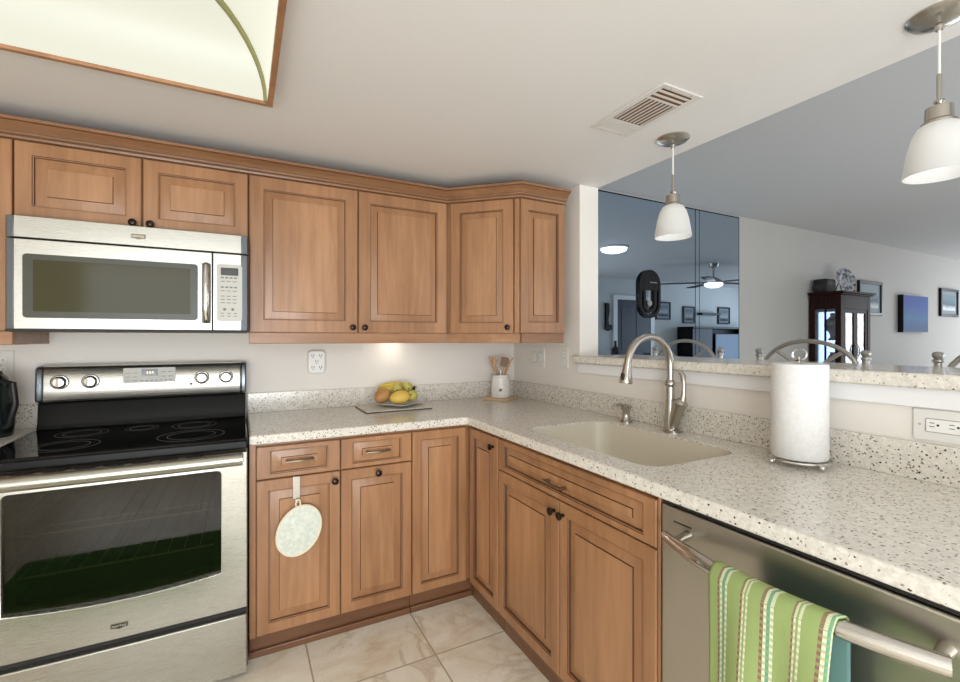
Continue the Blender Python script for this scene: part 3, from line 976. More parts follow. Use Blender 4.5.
# black riser and stainless backguard
b = MB().prism([(GB - 0.09, 0.9125), (GB - 0.075, 0.9125), (GB - 0.0, 0.9125), (GB, 1.03), (GB - 0.062, 1.03), (GB - 0.07, 1.018), (GB - 0.078, 0.94)], 0.003, GW - 0.003, 'x')
b.build('riser', 'black', t, bevel=0.003)
prof = [(GB - 0.088, 1.028), (GB - 0.094, 1.040), (GB - 0.088, 1.165), (GB - 0.078, 1.178), (GB - 0.06, 1.183), (GB, 1.183), (GB, 1.028)]
b = MB().prism(prof, 0.026, GW - 0.026, 'x')
bg = b.build('backguard', 'steel', t, bevel=0.002)
for x0, x1 in ((-0.001, 0.0255), (GW - 0.0255, GW + 0.001)):
    MB().prism([(y - (0.0015 if y < GB else 0), z) for y, z in prof], x0, x1, 'x').build('end_cap', 'steeldk', bg, bevel=0.008, seg=3)
py = GB - 0.0925
for kx in (0.080, 0.183, 0.599, 0.700):
    k = MB().lathe([(0.030, 0.0), (0.030, -0.002), (0.024, -0.003), (0.022, -0.016), (0.019, -0.021), (0.001, -0.022)], (kx, py, 1.113), 'y', 24).box(kx - 0.004, py - 0.03, 1.094, kx + 0.004, py - 0.018, 1.132).build('control_knob', 'chrome', bg, bevel=0.001)
    rn = MB().lathe([(0.031, 0.0), (0.031, -0.0026), (0.0275, -0.0026), (0.0275, 0.0)], (kx, py, 1.113), 'y', 24).build('dial_ring', 'blackmat', k)
pn = MB().prism(rrect(0.297, 1.098, 0.493, 1.166, 0.004, 3), py - 0.0015, py + 0.004, 'y').build('control_panel', 'keypad', bg)
MB().prism(rrect(0.364, 1.128, 0.426, 1.160, 0.002, 2), py - 0.0025, py, 'y').build('display', 'lcd', pn)
for dx in (-0.009, 0.001, 0.011):
    MB().box(0.395 + dx - 0.003, py - 0.003, 1.139, 0.395 + dx + 0.003, py - 0.0024, 1.149).build('display_digit', 'digits', pn)
b = MB()
for i in range(2):
    for j in range(3):
        b.box(0.305 + i * 0.026, py - 0.002, 1.108 + j * 0.017, 0.323 + i * 0.026, py - 0.0014, 1.110 + j * 0.017)
for i in range(7):
    b.box(0.361 + i * 0.018, py - 0.002, 1.106, 0.371 + i * 0.018, py - 0.0014, 1.110)
for i in range(2):
    for j in range(2):
        b.box(0.438 + i * 0.026, py - 0.002, 1.124 + j * 0.02, 0.456 + i * 0.026, py - 0.0014, 1.127 + j * 0.02)
b.build('key_print', 'keydark', pn)
text_mesh('brand_lettering', 'MAYTAG', 0.013, 'keydark', bg, Matrix.Translation((0.396, py - 0.002, 1.075)) @ FACE_Y)
MB().lathe([(0.007, 0.0), (0.007, -0.003), (0.001, -0.0035)], (0.555, py, 1.085), 'y', 12).build('indicator_light', 'keydark', bg)
# oven door: steel frame around a dark window with a bowed lower edge
wx0, wx1 = 0.100, GW - 0.088


def win_outline(x0, x1, zt, zb, bow, r=0.014, n=14):
    out = []
    for k in range(n + 1):                      # bottom, left to right
        u = k / n
        out.append((x0 + (x1 - x0) * u, zb + 0.0 - bow * (1 - (2 * u - 1) ** 2)))
    out += [(x1, zt - r), (x1 - r * 0.3, zt - r * 0.3), (x1 - r, zt)]
    out += [(x0 + r, zt), (x0 + r * 0.3, zt - r * 0.3), (x0, zt - r)]
    return out


def frame_front(name, parent, mat, ox0, oz0, ox1, oz1, inner, y0, y1, curve=0.0):
    """plate with an opening; strips from the outer rectangle to the inner outline"""
    n = len(inner)
    cx, cz = (ox0 + ox1) / 2, (oz0 + oz1) / 2
    def outer_pt(p):
        dx, dz = p[0] - cx, p[1] - cz
        return p
    outer = []
    N0 = 15
    for k in range(N0):
        outer.append((ox0 + (ox1 - ox0) * k / (N0 - 1), oz0))
    outer += [(ox1, oz1 - 0.02), (ox1, oz1 - 0.0), (ox1 - 0.02, oz1), (ox0 + 0.02, oz1), (ox0, oz1), (ox0, oz1 - 0.02)]
    yy = lambda p, y: y - curve * (1 - ((p[0] - cx) / (ox1 - cx)) ** 2)
    r = [[(p[0], y1, p[1]) for p in outer], [(p[0], yy(p, y0), p[1]) for p in outer], [(p[0], yy(p, y0), p[1]) for p in inner], [(p[0], y1, p[1]) for p in inner]]
    b = MB().loft(r + [r[0]], cap0=False, cap1=False)
    return b.build(name, mat, parent, bevel=0.002, smooth=30)


inner = win_outline(wx0, wx1, 0.806, 0.424, 0.020)
dr = frame_front('oven_door', t, 'steel', 0.003, 0.274, GW - 0.003, 0.866, inner, 0.0, 0.030, 0.006)
gin = win_outline(wx0 - 0.003, wx1 + 0.003, 0.809, 0.421, 0.020)
MB().prism(gin, 0.012, 0.020, 'y').build('door_glass', 'ovenglass', dr, smooth=0)
gin2 = win_outline(wx0 + 0.026, wx1 - 0.026, 0.785, 0.455, 0.018)
frm = win_outline(wx0 - 0.003, wx1 + 0.003, 0.809, 0.421, 0.020)
MB().loft([[(p[0], 0.021, p[1]) for p in frm], [(p[0], 0.021, p[1]) for p in gin2], [(p[0], 0.028, p[1]) for p in gin2], [(p[0], 0.028, p[1]) for p in frm], [(p[0], 0.021, p[1]) for p in frm]], cap0=False, cap1=False).build('window_mask', 'blackmat', dr, smooth=0)
# handle: bowed full-width bar
pts, rs = [], []
for k in range(25):
    u = -1 + 2 * k / 24
    pts.append((GW / 2 + u * (GW / 2 - 0.018), -0.038 - 0.006 * (1 - u * u), 0.849))
    rs.append(0.0235)
hd = MB().tube(pts, rs, 14).build('handle', 'steel', dr)
for sx in (0.025, GW - 0.025):
    MB().box(sx - 0.010, -0.040, 0.838, sx + 0.010, 0.003, 0.864).build('handle_bracket', 'blackmat', hd, bevel=0.004)
b = MB()
for k in range(7):
    b.box(0.12 + k * 0.078, -0.007, 0.8685, 0.175 + k * 0.078, 0.02, 0.8715)
b.build('door_vent', 'slot', dr)
shield = [(-0.024, 0.010), (0.024, 0.010), (0.024, -0.006), (0.012, -0.007), (0.0, -0.011), (-0.012, -0.007), (-0.024, -0.006)]
bd = MB().prism([(GW / 2 + 0.003 + x, 0.318 + z) for x, z in shield], -0.0085, -0.003, 'y').build('badge', 'badge', dr, bevel=0.001)
MB().prism([(GW / 2 + 0.003 + x * 0.86, 0.318 + z * 0.72) for x, z in shield], -0.0092, -0.0085, 'y').build('badge_field', 'lcd', bd)
text_mesh('badge_lettering', 'MAYTAG', 0.0095, 'badgelt', bd, Matrix.Translation((GW / 2 + 0.003, -0.0096, 0.3185)) @ FACE_Y)
# storage drawer
b = MB()
n = 12
rr = [[(0.003 + (GW - 0.006) * k / n, 0.0 - 0.006 * (1 - (2 * k / n - 1) ** 2), z) for k in range(n + 1)] + [(GW - 0.003, 0.04, z), (0.003, 0.04, z)] for z in (0.022, 0.246)]
b.loft(rr).build('storage_drawer', 'steel', t, bevel=0.004)
MB().box(0.004, 0.02, 0.247, GW - 0.004, 0.043, 0.273).build('drawer_gap', 'slot', t)
# oven racks behind the glass
for z in (0.50, 0.64):
    b = MB()
    b.tube([(0.03, 0.09, z), (GW - 0.03, 0.09, z), (GW - 0.03, GB - 0.06, z), (0.03, GB - 0.06, z)], 0.0035, 6, loop=True)
    for k in range(14):
        xx = 0.06 + k * (GW - 0.12) / 13
        b.tube([(xx, 0.09, z), (xx, GB - 0.06, z)], 0.0018, 6)
    b.build('oven_rack', 'rackm', t)

# ------------------------------------------------------------------ microwave
t = thing('microwave_oven', 'stainless over-the-range microwave oven hanging above the range', 'microwave', (-0.744, 2.20, 0))
MWW = 0.7725
MB().box(0.002, 0.052, 1.326, MWW - 0.002, WY - 2.20 - 0.004, 1.7385).build('body', 'blackmat', t, bevel=0.003)


def facia(name, x0, x1, z0, z1, mat, parent, lend=False, rend=False):
    # front slab whose outer ends fall back to the casing
    pts = [(x0 + (0.028 if lend else 0), 0.05)]
    pts += [(x0 + 0.028, 0.0)] if lend else [(x0, 0.0)]
    pts += [(x1 - 0.028, 0.0)] if rend else [(x1, 0.0)]
    pts += [(x1 - (0.028 if rend else 0), 0.05)]
    o = MB().prism(pts, z0, z1).build(name, mat, parent, smooth=25, bevel=0.0015)
    for on, xa, xb in ((lend, x0 + 0.0275, x0), (rend, x1 - 0.0275, x1)):
        if on:
            MB().prism([(xa, 0.05), (xa, 0.0002), (xb + (xa - xb) * 0.25, 0.008), (xb, 0.022), (xb, 0.05)], z0, z1).build('end_cap', 'steeldk', o, smooth=25, bevel=0.001)
    return o


vp = facia('vent_panel', 0.0, MWW, 1.662, 1.7385, 'steel', t, True, True)
bd = MB().prism([(0.388 + x * 0.95, 1.697 + z) for x, z in shield], -0.003, 0.001, 'y').build('badge', 'badge', vp, bevel=0.001)
text_mesh('badge_lettering', 'MAYTAG', 0.0095, 'badgelt', bd, Matrix.Translation((0.388, -0.0033, 1.698)) @ FACE_Y)
DXR = 0.636
mwd = facia('door', 0.0, DXR, 1.334, 1.656, 'steel', t, True, False)
o1 = rrect(0.052, 1.374, 0.586, 1.604, 0.012, 4)
i1 = rrect(0.080, 1.398, 0.560, 1.584, 0.004, 4)
MB().loft([[(x, 0.003, z) for x, z in o1], [(x, -0.0015, z) for x, z in o1], [(x, -0.0015, z) for x, z in i1], [(x, 0.003, z) for x, z in i1]], cap0=False, cap1=False).build('window_frame', 'mwframe', mwd)
MB().prism(i1, 0.0008, -0.0012, 'y').build('window', 'mwglass', mwd, smooth=0)
b = MB()
pts = [(0.616, -0.002, 1.372), (0.616, -0.02, 1.380), (0.616, -0.030, 1.42), (0.616, -0.034, 1.488), (0.616, -0.030, 1.556), (0.616, -0.02, 1.596), (0.616, -0.002, 1.604)]
b.tube(pts, [0.012, 0.0125, 0.013, 0.013, 0.013, 0.0125, 0.012], 12)
hm = b.build('handle', 'chrome', mwd)
MB().prism(rrect(0.600, 1.362, 0.632, 1.612, 0.006, 3), -0.002, 0.001, 'y').build('handle_recess', 'mwframe', mwd)
cp = facia('control_panel', DXR + 0.004, MWW, 1.334, 1.656, 'steel', t, False, True)
pad = MB().prism(rrect(0.654, 1.372, 0.748, 1.612, 0.012, 4), -0.004, 0.001, 'y').build('keypad', 'keypad', cp, bevel=0.0015)
MB().prism(rrect(0.668, 1.565, 0.733, 1.597, 0.003, 2), -0.0055, -0.004, 'y').build('display', 'lcd', pad)
b = MB()
for j, z in enumerate((1.552, 1.538, 1.512, 1.498, 1.476, 1.462, 1.448)):
    nn = 4 if j in (0, 2) else 3
    for i in range(nn):
        x = 0.668 + i * 0.065 / nn
        b.box(x, -0.0052, z, x + 0.045 / nn, -0.0040, z + (0.006 if j in (0, 2) else 0.003))
for x in (0.682, 0.712):
    MB().lathe([(0.006, 0), (0.006, -0.0012)], (x, -0.004, 1.422), 'y', 10).build('round_button', 'keydark', pad)
for z in (1.392, 1.404):
    for i in range(3):
        b.box(0.668 + i * 0.024, -0.0052, z, 0.680 + i * 0.024, -0.0040, z + 0.003)
b.build('key_print', 'keydark', pad)
MB().box(0.004, 0.004, 1.3255, MWW - 0.004, 0.05, 1.3335).build('bottom_trim', 'slot', t)

# ------------------------------------------------------------------ dishwasher
t = thing('dishwasher', 'stainless dishwasher with a towel bar handle under the counter beside the sink cabinet', 'dishwasher', (RX, 0.861, 0), R(-90))
DWW = 0.600
MB().box(0.004, 0.03, 0.1, DWW - 0.004, 0.60, 0.868).build('tub', 'blackmat', t)
dd = MB().box(0.003, -0.002, 0.11, DWW - 0.003, 0.0295, 0.858).build('door', 'steely', t, bevel=0.005, seg=3)
MB().box(0.004, 0.006, 0.860, DWW - 0.004, 0.0295, 0.8685).build('top_strip', 'slot', t)
MB().box(0.004, 0.06, 0.0, DWW - 0.004, 0.08, 0.0995).build('toe_kick', 'slot', t)
MB().box(0.042, -0.0030, 0.822, 0.094, -0.0015, 0.8255).build('vent_slot', 'slot', dd)
b = MB()
pts, rs = [], []
HA, HB = 0.048, 0.577


def hoff(d):
    u = (d - HA) / (HB - HA) * 2 - 1
    return 0.040 + 0.056 * (1 - u * u)


for k in range(29):
    d_ = HA + (HB - HA) * k / 28
    pts.append((d_, -hoff(d_), 0.797))
    rs.append(0.0165 * (0.72 + 0.28 * min(1, k / 5)))
hh = b.tube(pts, rs, 16).build('handle', 'chrome', dd)
for xx in (0.085, HB - 0.016):
    MB().tube([(xx, -hoff(xx) + 0.006, 0.797), (xx, -0.02, 0.800), (xx, 0.0, 0.803)], [0.010, 0.011, 0.013], 12).build('handle_bracket', 'nickel', hh)
# towel on the handle
ty0, ty1 = 0.637, 0.410
b = MB()
NU, hx, hz = 36, 0.930, 0.799
rad = 0.0215
cols = []
uvs = []
sect = []
for k in range(13):                              # front fall, bottom to top
    sect.append((-rad - 0.006 * (1 - k / 12), 0.40 + (hz - 0.40) * k / 12, k))
prof2 = [(-rad - 0.004 - 0.006 * (1 - k / 14), hz - 0.46 * (1 - k / 14)) for k in range(15)]
for k in range(1, 8):
    a = pi - pi * k / 8
    prof2.append((rad * cos(a), hz + rad * sin(a)))
prof2 += [(rad + 0.004 * k / 10, hz - 0.40 * k / 10) for k in range(11)]
grid = []
for i in range(NU + 1):
    u = i / NU
    row = []
    for j, (dx, z) in enumerate(prof2):
        drop = max(0, hz - z)
        wav = 0.006 * min(1, drop / 0.15) * sin(u * 11 + 0.8) * (1 if dx < 0 else 0.35)
        y = ty0 + (ty1 - ty0) * u
        sl = 0.0
        if dx > 0:
            y -= 0.004
        hxl = RX - hoff(0.861 - y)
        if dx < 0:
            y += 0.03 * u * min(1.0, drop / 0.45)
        wav = wav if dx < 0 else wav * 0.3
        row.append(Vector((hxl + dx + wav, y, z - 0.002)))
    grid.append(row)
NJ = len(prof2)
V = [p for row in grid for p in row]
F = []
for i in range(NU):
    for j in range(NJ - 1):
        F.append((i * NJ + j, i * NJ + j + 1, (i + 1) * NJ + j + 1, (i + 1) * NJ + j))
me = bpy.data.meshes.new('dish_towel')
me.from_pydata([tuple(p) for p in V], [], F)
uvl = me.uv_layers.new(name='UVMap')
for p in me.polygons:
    for li in p.loop_indices:
        vi = me.loops[li].vertex_index
        uvl.data[li].uv = ((vi // NJ) / NU, (vi % NJ) / (NJ - 1))
me.materials.append(M['towel'])
me.materials.append(M['towelback'])
for p in me.polygons:
    j = p.index % (NJ - 1)
    if j >= 22:
        p.material_index = 1
me.shade_smooth()
tw = bpy.data.objects.new('dish_towel', me)
COL.objects.link(tw)
so = tw.modifiers.new('solid', 'SOLIDIFY')
so.thickness, so.offset = 0.003, 0.0
tag(tw, 'green striped cotton dish towel folded over the dishwasher handle', 'towel')

# ------------------------------------------------------------------ faucet and soap pump
t = thing('kitchen_faucet', 'tall brushed nickel gooseneck pull-down faucet behind the sink', 'faucet', (1.578, 1.312, CT1 + 0.0006))
MB().lathe([(0.040, 0), (0.040, 0.004), (0.030, 0.008), (0.0, 0.008)], (0, -0.012, 0), 'z', 28).build('base_plate', 'nickel', t)
MB().lathe([(0.027, 0.006), (0.026, 0.03), (0.021, 0.075), (0.018, 0.12), (0.017, 0.185), (0.021, 0.190), (0.022, 0.200), (0.019, 0.208), (0.0155, 0.214), (0.001, 0.215)], (0, 0, 0), 'z', 24).build('column', 'nickel', t)
pts = [(0, 0, 0.205), (0, 0, 0.25)]
cxn, czn, rn = -0.124, 0.268, 0.124
for k in range(0, 21):
    a = R(0 + 172 * k / 20)
    pts.append((cxn + rn * cos(a), -0.006 * k / 20, czn + rn * sin(a)))
sp = MB().tube(pts, 0.0142, 18).build('spout', 'nickel', t)
e = Vector(pts[-1])
dn = Vector((-0.15, 0, -0.985)).normalized()
hp = [e + dn * s for s in (-0.002, 0.004, 0.02, 0.05, 0.072, 0.076)]
sh = MB().tube(hp, [0.0155, 0.0165, 0.017, 0.0225, 0.0265, 0.025], 20).build('spray_head', 'nickel', t)
q = e + dn * 0.050 + Vector((-0.022, -0.004, 0))
MB().box(q.x - 0.004, q.y - 0.008, q.z - 0.022, q.x + 0.003, q.y + 0.008, q.z + 0.016).build('spray_button', 'blackmat', sh, bevel=0.003)
# side branch with lever handle
pts = [(0, -0.010, 0.016), (0, -0.022, 0.052), (0, -0.040, 0.10), (0, -0.050, 0.125), (0, -0.056, 0.140)]
MB().tube(pts, [0.022, 0.0225, 0.026, 0.030, 0.012], 20).build('valve_body', 'nickel', t)
pts = [(0, -0.060, 0.135), (0, -0.064, 0.160), (0.002, -0.064, 0.20), (0.004, -0.058, 0.232), (0.004, -0.050, 0.243), (0.004, -0.042, 0.240)]
MB().tube(pts, [0.014, 0.0095, 0.009, 0.0115, 0.010, 0.006], 14).build('lever_handle', 'nickel', t)

t = thing('soap_dispenser', 'small brushed nickel soap dispenser pump left of the faucet', 'soap dispenser', (1.572, 1.552, CT1 + 0.0006))
MB().lathe([(0.029, 0), (0.029, 0.005), (0.022, 0.011), (0.017, 0.03), (0.016, 0.048), (0.022, 0.060), (0.023, 0.076), (0.013, 0.083), (0.001, 0.085)], (0, 0, 0), 'z', 22).build('body', 'nickel', t)
MB().tube([(0.0, 0, 0.068), (-0.03, 0.004, 0.083), (-0.06, 0.01, 0.081), (-0.076, 0.013, 0.066)], [0.009, 0.008, 0.007, 0.005], 12).build('nozzle', 'nickel', t)

# ------------------------------------------------------------------ paper towel
PX, PY = 1.524, 0.790
t = thing('paper_towel_holder', 'chrome wire paper towel holder standing on the counter by the bar wall', 'paper towel holder', (PX, PY, CT1 + 0.0006))
ring = [(0.083 * cos(2 * pi * k / 40), 0.083 * sin(2 * pi * k / 40), 0.016) for k in range(40)]
MB().tube(ring, 0.004, 8, loop=True).build('base_ring', 'chrome', t)
b = MB()
for a in range(4):
    aa = pi / 4 + a * pi / 2 + 0.35
    b.tube([(0, 0, 0.016), (0.083 * cos(aa), 0.083 * sin(aa), 0.016)], 0.0028, 8)
b.build('base_spokes', 'chrome', t)
for a in range(4):
    aa = pi / 4 + a * pi / 2 + 0.35
    MB().ball((0.0885 * cos(aa), 0.0885 * sin(aa), 0.0095), 0.0095, 14).build('foot', 'chrome', t)
b = MB().tube([(0, 0, 0.016), (0, 0, 0.328)], 0.004, 8)
b.build('rod', 'chrome', t)
ar = math.atan2(-sin(R(27.6)), cos(R(27.6)))
lp = [(0.022 * cos(2 * pi * k / 24) * cos(ar), 0.022 * cos(2 * pi * k / 24) * sin(ar), 0.335 + 0.017 * sin(2 * pi * k / 24)) for k in range(24)]
MB().tube(lp, 0.0035, 8, loop=True).build('loop_handle', 'chrome', t)
rp = [(0.019, 0.0), (0.072, 0.0), (0.0745, 0.004), (0.0745, 0.281), (0.072, 0.285), (0.019, 0.285), (0.019, 0.0)]
rl = MB()
rings = []
for (r0, h) in rp:
    rings.append([(PX + r0 * cos(2 * pi * k / 48) * (1 + 0.004 * sin(3 * k)), PY + r0 * sin(2 * pi * k / 48), CT1 + 0.0225 + h) for k in range(48)])
rl.loft(rings, cap0=False, cap1=False)
ro = tag(rl.build('paper_towel_roll', 'paper', smooth=40), 'full white paper towel roll on the chrome holder beside the bar wall', 'paper towel roll')
MB().loft([[(PX + r_ * cos(2 * pi * k / 24), PY + r_ * sin(2 * pi * k / 24), CT1 + 0.0225 + h_) for k in range(24)] for r_, h_ in ((0.0188, 0.0005), (0.0188, 0.2845), (0.0172, 0.2845), (0.0172, 0.0005), (0.0188, 0.0005))], cap0=False, cap1=False).build('core', 'card', ro)

# ------------------------------------------------------------------ pot holder on its hook
hk = tag(MB().box(0.190, 2.0405, 0.632, 0.218, 2.0425, 0.722).box(0.190, 2.0405, 0.722, 0.218, 2.06, 0.7245).box(0.197, 2.034, 0.618, 0.211, 2.0425, 0.632).box(0.199, 2.029, 0.618, 0.209, 2.034, 0.630).build('over_door_hook', 'nickel', bevel=0.0008), 'flat metal hook over the top of the left base cabinet door', 'hook')
t = thing('pot_holder', 'oval off-white quilted pot holder hanging from the hook on the left base cabinet door', 'pot holder', (0.209, 2.026, 0.60))
til = R(-24)


def oval(k, n, s=1.0):
    a = 2 * pi * k / n
    x, z = 0.083 * s * cos(a), 0.105 * s * sin(a)
    return (x * cos(til) - z * sin(til) + 0.004, x * sin(til) + z * cos(til) - 0.097)


n = 44
rings = []
for s_, y in ((0.96, 0.004), (1.0, 0.0), (0.96, -0.005), (0.9, -0.0055), (0.55, -0.008), (0.25, -0.0085)):
    rings.append([(oval(k, n, s_)[0], y + 0.0012 * sin(k * 1.7) * (s_ < 0.94), oval(k, n, s_)[1]) for k in range(n)])
MB().loft(rings).build('quilted_pad', 'mitt', t)
MB().tube([(oval(k, n, 0.985)[0], -0.001, oval(k, n, 0.985)[1]) for k in range(n)], 0.0055, 10, loop=True).build('binding', 'mittb', t)
lp = [(-0.005, 0.0, -0.004), (-0.009, 0.0, 0.014), (-0.006, 0.004, 0.027), (0.0, 0.0055, 0.031), (0.006, 0.004, 0.027), (0.009, 0.0, 0.014), (0.006, 0.0, -0.004)]
MB().tube(lp, 0.0035, 8).build('loop', 'mittb', t)

# ------------------------------------------------------------------ fruit board
bd = tag(MB().box(0.568, 2.338, CT1 + 0.0006, 0.928, 2.592, CT1 + 0.011).build('cutting_board', 'board', bevel=0.003), 'thin pale cutting board on the counter under the fruit dish', 'cutting board')
MB().box(0.5675, 2.3375, CT1 + 0.0008, 0.9285, 2.5925, CT1 + 0.0055).build('board_edge', 'boardedge', bd)
FZ = CT1 + 0.0112
dsh = MB()
c0 = (0.782, 2.478)
R45 = R(38)


def sq(s, z, r):
    return [(c0[0] + x * cos(R45) - y * sin(R45), c0[1] + x * sin(R45) + y * cos(R45), z) for x, y in rrect(-s, -s, s, s, r, 4)]


dsh.loft([sq(0.055, FZ, 0.012), sq(0.066, FZ, 0.012), sq(0.104, FZ + 0.016, 0.008), sq(0.102, FZ + 0.0185, 0.008), sq(0.062, FZ + 0.006, 0.012), sq(0.04, FZ + 0.005, 0.012)])
tag(dsh.build('fruit_dish', 'dish'), 'square grey glazed dish holding the fruit on the cutting board', 'dish')


def fruit(name, label, cat, loc, rad, rot, mat, group=None, stem=True):
    o = MB().ball((0, 0, 0), rad, 22).build(name, mat)
    o.location = loc
    o.rotation_euler = [R(a) for a in rot]
    for v in o.data.vertices:                   # a fatter stem end
        v.co.y *= 1 + 0.18 * v.co.x / rad[0]
        v.co.z *= 1 + 0.12 * v.co.x / rad[0]
    if stem:
        MB().tube([(rad[0] * 0.99, 0, 0), (rad[0] * 1.06, 0, 0.002)], [0.005, 0.003], 8).build('stem', 'stem', o)
    return tag(o, label, cat, group)


fruit('mango', 'reddish orange mango at the left of the fruit dish', 'mango', (0.690, 2.490, FZ + 0.0585), (0.050, 0.040, 0.038), (0, -20, 40), 'mango_r')
fruit('mango', 'large yellow mango lying at the front of the fruit dish', 'mango', (0.772, 2.425, FZ + 0.052), (0.060, 0.036, 0.036), (0, -4, 8), 'mango_y')
fruit('lime', 'yellow-green fruit with a dark stem lowest at the right of the dish', 'fruit', (0.858, 2.462, FZ + 0.052), (0.034, 0.030, 0.030), (0, -15, 235), 'lime')
fruit('lime', 'yellow-green fruit topmost on the pile in the dish', 'fruit', (0.846, 2.512, FZ + 0.099), (0.036, 0.027, 0.026), (0, 10, 262), 'lime')
fruit('lime', 'yellow-green fruit behind the large yellow mango', 'fruit', (0.782, 2.498, FZ + 0.094), (0.036, 0.028, 0.026), (0, 10, 250), 'lime')
t = thing('banana_bunch', 'bunch of ripe yellow bananas curved round the back of the fruit dish', 'bananas', (0.790, 2.558, FZ + 0.020))
for q in range(3):
    pts, rs = [], []
    for k in range(15):
        u = k / 14
        a = R(-62 + 124 * u)
        rr_ = 0.112
        pts.append((rr_ * sin(a), 0.004 + q * 0.017 - 0.015 * sin(a) ** 2, 0.040 + q * 0.012 + 0.030 * cos(a) - 0.010))
        rs.append(0.0165 * (0.28 + 0.72 * min(1, 4.2 * u * (1 - u) + 0.02)))
    MB().tube(pts, rs, 12).build('banana', 'banana', t)
MB().tube([(0.098, -0.006, 0.054), (0.108, -0.004, 0.060), (0.116, 0.004, 0.071)], [0.012, 0.010, 0.006], 10).build('stem', 'stem', t)

# ------------------------------------------------------------------ utensil crock
KX, KY = 1.462, 2.512
cb = tag(MB().box(-0.088, -0.088, 0, 0.088, 0.088, 0.012).build('trivet', 'coaster', loc=(KX, KY, CT1 + 0.0006), rotz=R(35), bevel=0.002), 'square pale wooden trivet under the white utensil crock', 'trivet')
KZ = CT1 + 0.0132
ck = MB().lathe([(0.0, 0.0), (0.055, 0.0), (0.059, 0.006), (0.060, 0.02), (0.056, 0.09), (0.052, 0.122), (0.050, 0.128), (0.055, 0.134), (0.055, 0.140), (0.050, 0.144), (0.046, 0.140), (0.048, 0.12), (0.052, 0.02), (0.0, 0.012)], (KX, KY, KZ), 'z', 32).build('utensil_crock', 'crock')
tag(ck, 'white ceramic crock with a small leaf motif holding wooden utensils', 'crock')
rot = math.atan2(-KY, -KX)
lf = MB().prism([(-0.012, 0.0), (-0.006, 0.010), (0.004, 0.014), (0.012, 0.008), (0.006, -0.004), (-0.004, -0.008)], 0, 0.0012, 'z')
o = lf.build('leaf_motif', 'crockleaf', ck)
o.matrix_local = Matrix.Translation((KX + 0.0585 * cos(rot), KY + 0.0585 * sin(rot), KZ + 0.048)) @ Matrix.Rotation(rot + R(90), 4, 'Z') @ Matrix.Rotation(R(90), 4, 'X')


def utensil(name, label, cat, base, top, head, mat):
    bx, tx = Vector(base), Vector(top)
    t = thing(name, label, cat, base)
    d = tx - bx
    MB().tube([(0, 0, 0), d * 0.5, d], [0.0045, 0.005, 0.0045], 10).build('handle', 'spoon', t)
    if head:
        dd = d.normalized()
        q = Vector((0, 0, 1)).rotation_difference(dd).to_matrix().to_4x4()
        q = Matrix.Translation(d) @ q @ Matrix.Rotation(R(-32), 4, 'Z')
        b = MB()
        if head == 'spat':
            b.prism(rrect(-0.024, -0.004, 0.024, 0.058, 0.008, 4), -0.004, 0.004, 'y', mat=q)
        elif head == 'spoon':
            b.ball((0, 0, 0.018), (0.017, 0.006, 0.024), 16, mat=q)
        elif head == 'whisk':
            for k in range(4):
                a = k * pi / 4
                pts = [(0.015 * sin(pi * j / 12) * cos(a) * (1 if j < 7 else 1), 0.015 * sin(pi * j / 12) * sin(a), 0.0 + 0.05 * j / 12) for j in range(13)]
                b.tube(pts, 0.0012, 6, mat=q)
        b.build('blade' if head == 'spat' else 'head', mat, t)
    return t


zt = KZ + 0.028


def P2(a, b, z):        # a across, b away from the room's middle
    return (KX + 0.886 * a + 0.464 * b, KY - 0.464 * a + 0.886 * b, z)


utensil('wooden_spoon', 'pale wooden stick utensil leaning furthest left in the crock', 'utensil', P2(0.022, 0.010, zt), P2(-0.074, 0.010, KZ + 0.252), None, 'spoon')
utensil('wooden_spoon', 'wooden spoon between the left stick and the brown spatula in the crock', 'utensil', P2(0.0, 0.025, zt), P2(-0.036, 0.032, KZ + 0.215), 'spoon', 'spoon')
utensil('spatula', 'brown flat spatula rising from the middle of the crock', 'spatula', P2(-0.010, -0.006, zt), P2(0.020, -0.004, KZ + 0.196), 'spat', 'spatula')
utensil('wooden_spoon', 'pale wooden stick utensil leaning furthest right in the crock', 'utensil', P2(-0.026, -0.021, zt), P2(0.078, -0.021, KZ + 0.252), None, 'spoon')
utensil('wooden_spoon', 'wooden spoon between the brown spatula and the right stick in the crock', 'utensil', P2(0.008, 0.032, zt), P2(0.040, 0.022, KZ + 0.205), 'spoon', 'spoon')
utensil('whisk', 'small grey wire whisk low in the middle of the crock', 'whisk', P2(0.0, -0.034, zt), P2(-0.012, -0.034, KZ + 0.138), 'whisk', 'nickel')

# ------------------------------------------------------------------ kettle on the left counter
t = thing('kettle', 'dark rounded kettle on the left counter at the picture edge', 'kettle', (-0.885, 2.47, CT1 + 0.0006), R(150))
MB().lathe([(0.0, 0), (0.078, 0), (0.080, 0.012), (0.084, 0.05), (0.082, 0.14), (0.074, 0.20), (0.060, 0.235), (0.050, 0.243), (0.0, 0.245)], (0, 0, 0), 'z', 32).build('body', 'kettle', t)
MB().lathe([(0.050, 0.243), (0.046, 0.256), (0.02, 0.266), (0.012, 0.27), (0.014, 0.285), (0.0, 0.29)], (0, 0, 0), 'z', 24).build('lid', 'blackmat', t)
MB().tube([(0.062, -0.01, 0.19), (0.085, -0.012, 0.215), (0.098, -0.014, 0.232)], [0.020, 0.016, 0.011], 12).build('spout', 'blackmat', t)
MB().tube([(-0.07, 0, 0.22), (-0.115, 0, 0.21), (-0.125, 0, 0.13), (-0.10, 0, 0.05), (-0.08, 0, 0.04)], 0.010, 10).build('handle', 'blackmat', t)


